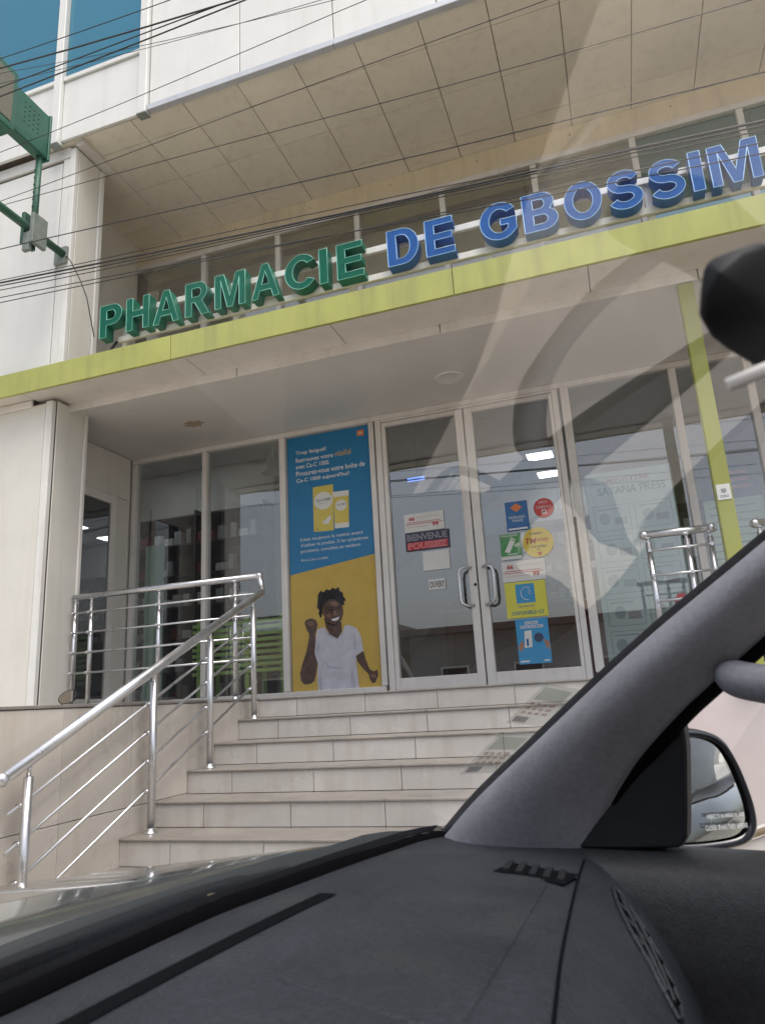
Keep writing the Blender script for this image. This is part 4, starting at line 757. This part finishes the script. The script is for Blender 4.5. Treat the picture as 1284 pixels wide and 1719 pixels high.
# airbag lid: a slightly raised plate with rounded corners
def lid_xy(p):      # shear the plate so that it follows the dash
    f, r_ = p; return (f + (fe(r_) - .24) * .75, r_)
pts_ = [lid_xy(p) for p in [(.46 - .03 + .03 * math.cos(rad(a)), .45 + .03 - .03 * math.sin(rad(a))) for a in range(0, 91, 15)] + [(.29 + .02 - .02 * math.sin(rad(a)), .42 + .05 - .03 * math.cos(rad(a))) for a in range(0, 91, 15)] + [(.29 + .02 - .02 * math.cos(rad(a)), .80 + .03 * math.sin(rad(a))) for a in range(0, 91, 15)] + [(.46 - .03 + .03 * math.sin(rad(a)), .80 + .03 * math.cos(rad(a))) for a in range(0, 91, 15)]]
nP = len(pts_); cxm = (sum(p[0] for p in pts_) / nP, sum(p[1] for p in pts_) / nP)
vs = []; fs = []
rings = [(1.0, -.001), (.994, .0012), (.97, .0016)] + [(q, .0016) for q in (.8, .6, .4, .2)]
for q, lift in rings:
    for p in pts_:
        f, r_ = cxm[0] + (p[0] - cxm[0]) * q, cxm[1] + (p[1] - cxm[1]) * q; vs.append(K(f, r_, dz(r_, f) + lift))
vs.append(K(cxm[0], cxm[1], dz(cxm[1], cxm[0]) + .0016))
for i in range(len(rings) - 1):
    for k in range(nP): fs.append((i * nP + k, i * nP + (k + 1) % nP, (i + 1) * nP + (k + 1) % nP, (i + 1) * nP + k))
o_ = (len(rings) - 1) * nP
for k in range(nP): fs.append((o_ + k, o_ + (k + 1) % nP, len(vs) - 1))
MB().add(vs, fs, True).build('airbag_lid', 'dash_lid', dsh)
# side defroster grille
for k in range(5):
    f0, r0 = .405 - .018 * k, .856 - .004 * k
    MB().obox(K(f0 - .003, r0, dz(r0, f0) + .002), (HD * .004), (RT_ * .022 + HD * .006), UP * .003).build('defroster_fin', 'black_plastic', dsh)
g0 = [(.412, .832), (.412, .884), (.318, .862), (.318, .812)]
MB().add([K(f, r_, dz(r_, f) + .0008) for f, r_ in g0], [(0, 1, 2, 3)]).build('defroster_recess', 'slot_black', dsh)
# side air vent on the rounded edge of the dash
def on_edge(r_, q): # q 0..1 down the rounded edge
    e = fe(r_); f = lerp(e - .008, e - .112, q); u = interp([(e - .118, -.40), (e - .105, -.345), (e - .085, -.300), (e - .06, -.262), (e - .035, -.236), (e - .014, -.220), (e, -.213)], f); return f, r_, u
def vpt(a, b_, out=.0):     # a along the slim vent, b across
    f, r2, u = on_edge(.925 - .17 * a, .20 + .50 * a + b_); return K(f - out * .8, r2, u + out * .6)
va = [k / 16 for k in range(17)]
def hi_(a): return -.13 * math.sin(math.pi * a) ** .8
def lo_(a): return .22 * math.sin(math.pi * a) ** .8
vrim = [(a, hi_(a)) for a in va] + [(a, lo_(a)) for a in va[-2:0:-1]]
vent = MB().tube([vpt(a, b_, .002) for a, b_ in vrim + vrim[:1]], .0026, 8, False).build('air_vent', 'dash', dsh)
MB().grid([[vpt(a, lerp(hi_(a), lo_(a), q), .001) for q in (0, .33, .66, 1)] for a in va]).build('vent_recess', 'slot_black', dsh)
for q in (.3, .62): MB().tube([vpt(a, lerp(hi_(a), lo_(a), q), .004) for a in va[2:-2]], .0022, 6).build('vent_louver', 'dash', dsh)
for a in (.3, .45, .6, .75): MB().tube([vpt(a, lerp(hi_(a), lo_(a), q), .003) for q in (.05, .5, .95)], .002, 6).build('vent_louver', 'black_plastic', dsh)
# dash end cap line
MB().tube([K(fe(r_) + .006, r_, -.2085) for r_ in [.40 + .55 * k / 20 for k in range(21)]], .0015, 6).build('dash_seam', 'slot_black', dsh)
# door card
dsec = [(1.07, -.212), (1.045, -.204), (1.02, -.203), (.995, -.206), (.975, -.212), (.962, -.225), (.955, -.255), (.952, -.30), (.955, -.33), (.965, -.36), (.968, -.42)]
rows_ = [[K(f, r_ - .025 * max(0, (.2 - f)) * .3, u) for r_, u in dsec] for f in [.44 - 1.6 * k / 40 for k in range(41)]]
pm('door_trim', (.022, .0235, .028), .5, .2, 9, bump=.16, bscale=420, fine=.2, spec=.45)
drc = MB().grid(rows_).build('door_panel', 'door_trim', CAR)
MB().grid([[K(f, .957 - .035 * math.exp(-((u + .34) / .05) ** 2) * max(0, 1 - ((f + .05) / .17) ** 4), u) for u in (-.26, -.28, -.30, -.32, -.34, -.36, -.38, -.40, -.42)] for f in [.12 - .34 * k / 20 for k in range(21)]]).build('door_bowl', 'door_trim', drc)
rows_ = [[K(f, r_, u) for r_, u in ((.968, -.42), (.965, -.5), (.93, -.52), (.89, -.525), (.875, -.54), (.875, -.62), (.93, -.68), (.96, -.9), (.96, -1.0))] for f in [.3 - 1.5 * k / 20 for k in range(21)]]
MB().grid(rows_).build('armrest', 'door_card', drc)
MB().grid([[K(f, r_, u) for r_, u in ((1.072, -.215), (1.10, -.235), (1.115, -.30), (1.12, -.45), (1.10, -.7), (1.07, -1.0))] for f in [.45 - 2.6 * k / 26 for k in range(27)]]).build('door_skin', 'hood_paint', CAR)
MB().grid([[K(-.62 - .02 * d, 1.06 - .17 * q, -.2 + .5 * q) for q in (0, .25, .5, .75, 1)] for d in (0, 1, 2, 3, 4, 5)]).build('centre_pillar', 'black_plastic', CAR)
MB().tube([K(*p) for p in cr([(.08, .955, -.30), (.05, .925, -.315), (-.02, .91, -.32), (-.12, .915, -.315), (-.17, .95, -.30)], 5)], .018, 12).build('door_pull', 'black_plastic', drc)
# sail cover inside the door, in front of the window
sail = [(.354, 1.005, -.20), (.322, 1.0, -.155), (.277, .99, -.10), (.238, .985, -.06), (.205, .985, -.03), (.228, 1.0, -.10), (.232, 1.0, -.17), (.236, 1.0, -.2), (.245, 1.0, -.205)]
sail = [(.372, 1.0, -.206), (.36, 1.0, -.15), (.32, .995, -.09), (.27, .99, -.04), (.205, .985, .0), (.208, .99, -.08), (.219, .995, -.15), (.226, 1.0, -.185), (.236, 1.0, -.198), (.30, 1.0, -.203)]
ns = len(sail)
MB().add(Kl(sail) + Kl([(f, r_ + .03, u) for f, r_, u in sail]), [tuple(range(ns)), tuple(range(2 * ns - 1, ns - 1, -1))] + [(k, k + ns, (k + 1) % ns + ns, (k + 1) % ns) for k in range(ns)]).build('sail_cover', 'black_plastic', CAR, .003)
# side window glass
MB().add(Kl([(.25, 1.05, -.19), (-.9, 1.05, -.19), (-.9, .90, .28), (-.15, .90, .28)]), [(0, 1, 2, 3)]).build('side_window', 'side_glass', CAR)
# wing mirror outside
WMR = bpy.data.objects.new('wing_mirror', None)
ci, co = Vector((.297, 1.12)), Vector((.180, 1.215))   # inner and outer end of the mirror in plan
ax_ = Vector((co.x - ci.x, co.y - ci.y)); ln = ax_.length; ax_ /= ln; nrm = Vector((-ax_.y, ax_.x)); nrm = nrm if nrm.x < 0 else -nrm
mcu, hgt = -.150, .078
def mp(a, u, d): return K(ci.x + ax_.x * a + nrm.x * d, ci.y + ax_.y * a + nrm.y * d, u)
def outline(sc):
    out = []
    base = [(.005, .80), (.02, .97), (.06, 1.0), (.105, .95), (.135, .78), (.152, .45), (.163, .05), (.170, -.40), (.166, -.75), (.145, -.94), (.10, -1.0), (.04, -1.0), (.01, -.95), (0, -.6), (0, .2)]
    c = Vector((.085, 0)); P = cr([(a, b_ * hgt, 0) for a, b_ in base] + [(base[0][0], base[0][1] * hgt, 0)], 4)[:-1]
    return [((c.x + (p.x - c.x) * sc) * .86 + .006, p.y * sc) for p in P]
o0 = outline(1.0); nn_ = len(o0)
mb = MB()
rg = [(.93, .0), (1.0, .006), (1.07, .0), (1.10, -.02), (1.04, -.06), (.75, -.10), (.3, -.115)]
vs = []; fs = []
for sc, d in rg:
    for a, b_ in outline(sc): vs.append(mp(a, mcu + b_, d))
for i in range(len(rg) - 1):
    for k in range(nn_): fs.append((i * nn_ + k, i * nn_ + (k + 1) % nn_, (i + 1) * nn_ + (k + 1) % nn_, (i + 1) * nn_ + k))
fs.append(tuple((len(rg) - 1) * nn_ + k for k in range(nn_)))
wm = mb.add(vs, fs, True).build('wing_mirror', 'mirror_case', CAR)
bpy.data.objects.remove(WMR)
vs = []; fs = []     # slightly convex glass
for j, q in enumerate((.95, .7, .4, .1)):
    for a, b_ in outline(q): vs.append(mp(a, mcu + b_, -.006 + .004 * (1 - q * q)))
for i in range(3):
    for k in range(nn_): fs.append((i * nn_ + k, i * nn_ + (k + 1) % nn_, (i + 1) * nn_ + (k + 1) % nn_, (i + 1) * nn_ + k))
fs.append(tuple(3 * nn_ + k for k in range(nn_)))
MB().add(vs, fs, True).build('mirror_glass', 'mirror_glass', wm)
def mtext(s_, a0, a1, u0, u1):
    me = text_mesh(s_, .02); x0, x1, z0, z1 = bb(me)
    for v in me.vertices: v.co = mp(lerp(a0, a1, (v.co.x - x0) / (x1 - x0)), mcu + lerp(u0, u1, (v.co.y - z0) / (z1 - z0)), .004)
    link('lettering', me, 'print_white', wm)
mtext('OBJECTS IN MIRROR ARE', .080, .137, -.042, -.035); mtext('CLOSER THAN THEY APPEAR', .076, .140, -.056, -.049)
MB().obox(K(.29, 1.08, -.20), HD * .03, RT_ * .05, UP * .02).build('mirror_arm', 'mirror_case', wm)
# cowl, wiper, hood
rows_ = []
for r_ in [-.35 + 1.5 * k / 40 for k in range(41)]:
    a = fb(min(r_, 1.02)); rows_.append([K(a + df, r_, u) for df, u in ((.012, -.206), (.05, -.215), (.12, -.222), (.2, -.228), (.25, -.236), (.262, -.25), (.27, -.28))])
cwl = MB().grid(rows_).build('cowl', 'cowl', CAR)
MB().tube([K(*p) for p in cr([(.70, .80, -.214), (.695, .70, -.208), (.69, .60, -.205), (.675, .45, -.205), (.655, .30, -.207), (.63, .1, -.21)], 5)], [.006] * 5 + [.009] * 21, 8).build('wiper_arm', 'black_plastic', CAR)
MB().tube([K(*p) for p in cr([(.645, .72, -.205), (.65, .55, -.203), (.64, .3, -.203), (.62, .05, -.205)], 5)], .006, 8).build('wiper_blade', 'rubber', CAR)
MB().tube([K(.632, .60, -.198), K(.632, .60, -.192)], .006, 10).build('wiper_nut', 'brass', CAR)
EDGE = [(.74, 1.20), (.86, 1.185), (.98, 1.13), (1.13, 1.01), (1.34, .76), (1.52, .42), (1.60, .1), (1.6, -.3)]
INN = [(.74, 1.16), (.81, 1.02), (.865, .85), (.875, .70), (.875, .55), (.87, .40), (.86, .1), (.80, -.3)]
EC, IC = cr([(a, b_, 0) for a, b_ in EDGE], 6), cr([(a, b_, 0) for a, b_ in INN], 6)
rows_ = []
for a, b_ in zip(IC, EC):
    row = [K(a.x - .01, a.y, -.262)]
    for q, u in ((0, -.240), (.15, -.236), (.35, -.238), (.6, -.247), (.8, -.259), (.92, -.270), (1.0, -.285), (1.05, -.32), (1.07, -.40), (1.08, -.6)):
        p = a.lerp(b_, q); row.append(K(p.x, p.y, u))
    rows_.append(row)
MB().grid(rows_).build('hood', 'hood_paint', CAR)
# rear-view mirror seen end-on, with its stalk
rv = []
for k in range(13):
    q = .5 - .5 * math.cos(math.pi * k / 12); r_ = .335 + .22 * q; hh = .021 * (1 - (2 * q - 1) ** 6) ** .5 + .0004; dd = .017 * (1 - (2 * q - 1) ** 8) ** .5 + .0004
    ring_ = []
    for j in range(17):
        t = 2 * math.pi * j / 16; sx = math.copysign(abs(math.cos(t)) ** .42, math.cos(t)); sz = math.copysign(abs(math.sin(t)) ** .42, math.sin(t))
        ring_.append(K(-.002 + dd * sx + .05 * (.5 - q) + .25 * hh * sz * -1, r_, .182 + hh * sz + .016 * q))
    rv.append(ring_)
rvm = MB().grid(rv).build('rear_view_mirror', 'black_plastic', CAR)
MB().tube([K(.012, .44, .19), K(.02, .43, .212), K(.03, .42, .232)], .010, 10).build('mirror_stalk', 'black_plastic', rvm)
MB().tube([K(.030, .345, .131), K(-.02, .355, .144)], .0033, 10).build('glare_lever', 'alu_white', rvm)
# paper reflections painted as thin colour films on the lower right of the glass
def film(name, col, al):
    m, t, b = nodes(name); b.inputs['Base Color'].default_value = (*col, 1); b.inputs['Roughness'].default_value = .5; b.inputs['Alpha'].default_value = al
film('film_pale', (.62, .66, .58), .3); film('film_green', (.25, .42, .30), .4); film('film_red', (.5, .2, .18), .5); film('film_dark', (.12, .12, .15), .6)
def wpatch(t0, t1, s0, s1, lift, n=6):
    return MB().grid([Kl([(lambda p: (p[0] - .57 * lift, p[1], p[2] - .82 * lift))(ws(lerp(t0, t1, i / n), lerp(s0, s1, j / n))) for i in range(n + 1)]) for j in range(n + 1)])
for t0, t1, s0, s1, lab in ((.908, .990, .262, .402, 'faint pale green paper reflection painted lowest on the windshield corner'), (.900, .985, .432, .556, 'faint pale green paper reflection painted higher up along the car pillar')):
    sk = tag(wpatch(t0, t1, s0, s1, .0012).build('paper_reflection', 'film_pale'), lab, 'sticker', 'painted paper reflections on the windshield'); dt, ds = t1 - t0, s1 - s0
    wpatch(t0 + .1 * dt, t0 + .9 * dt, s0 + .62 * ds, s0 + .92 * ds, .002, 2).build('print', 'film_green', sk); wpatch(t0 + .08 * dt, t0 + .5 * dt, s0 + .06 * ds, s0 + .2 * ds, .002, 2).build('print', 'film_dark', sk)
    for a in range(4):
        for b2 in range(3): wpatch(t0 + (.12 + .2 * a) * dt, t0 + (.25 + .2 * a) * dt, s0 + (.27 + .11 * b2) * ds, s0 + (.33 + .11 * b2) * ds, .002, 1).build('print', 'film_red', sk)
# cabin: roof lining, seat
rows_ = [[K(f, .40 + .50 * (2 * k / 16 - 1) * (1.0 if f < -.25 else .9), .335 + .03 * (1 - (2 * k / 16 - 1) ** 2) + (.02 if f < -.3 else 0)) for k in range(17)] for f in (-.20, -.26, -.4, -.8, -1.3, -1.8)]
MB().grid(rows_).build('roof_lining', 'head_liner', CAR)
rows_ = []
for k in range(15):
    q = k / 14; u = -.75 + .85 * q; rows_.append([K(-.55 - .28 * q + .05 * math.sin(math.pi * j / 12), .42 + .50 * j / 12, u) for j in range(13)])
st_ = MB().grid(rows_).build('seat', 'seat_cloth', CAR)
MB().grid([[K(-.05 - .55 * i / 10, .42 + .50 * j / 12, -.62 - .06 * (i / 10) + .05 * math.sin(math.pi * j / 12)) for j in range(13)] for i in range(11)]).build('cushion', 'seat_cloth', st_)
MB().add(Kl([(.6, -.45, -1.05), (.6, 1.1, -1.05), (-1.8, 1.1, -1.05), (-1.8, -.45, -1.05)]), [(0, 1, 2, 3)]).build('car_floor', 'black_plastic', CAR)
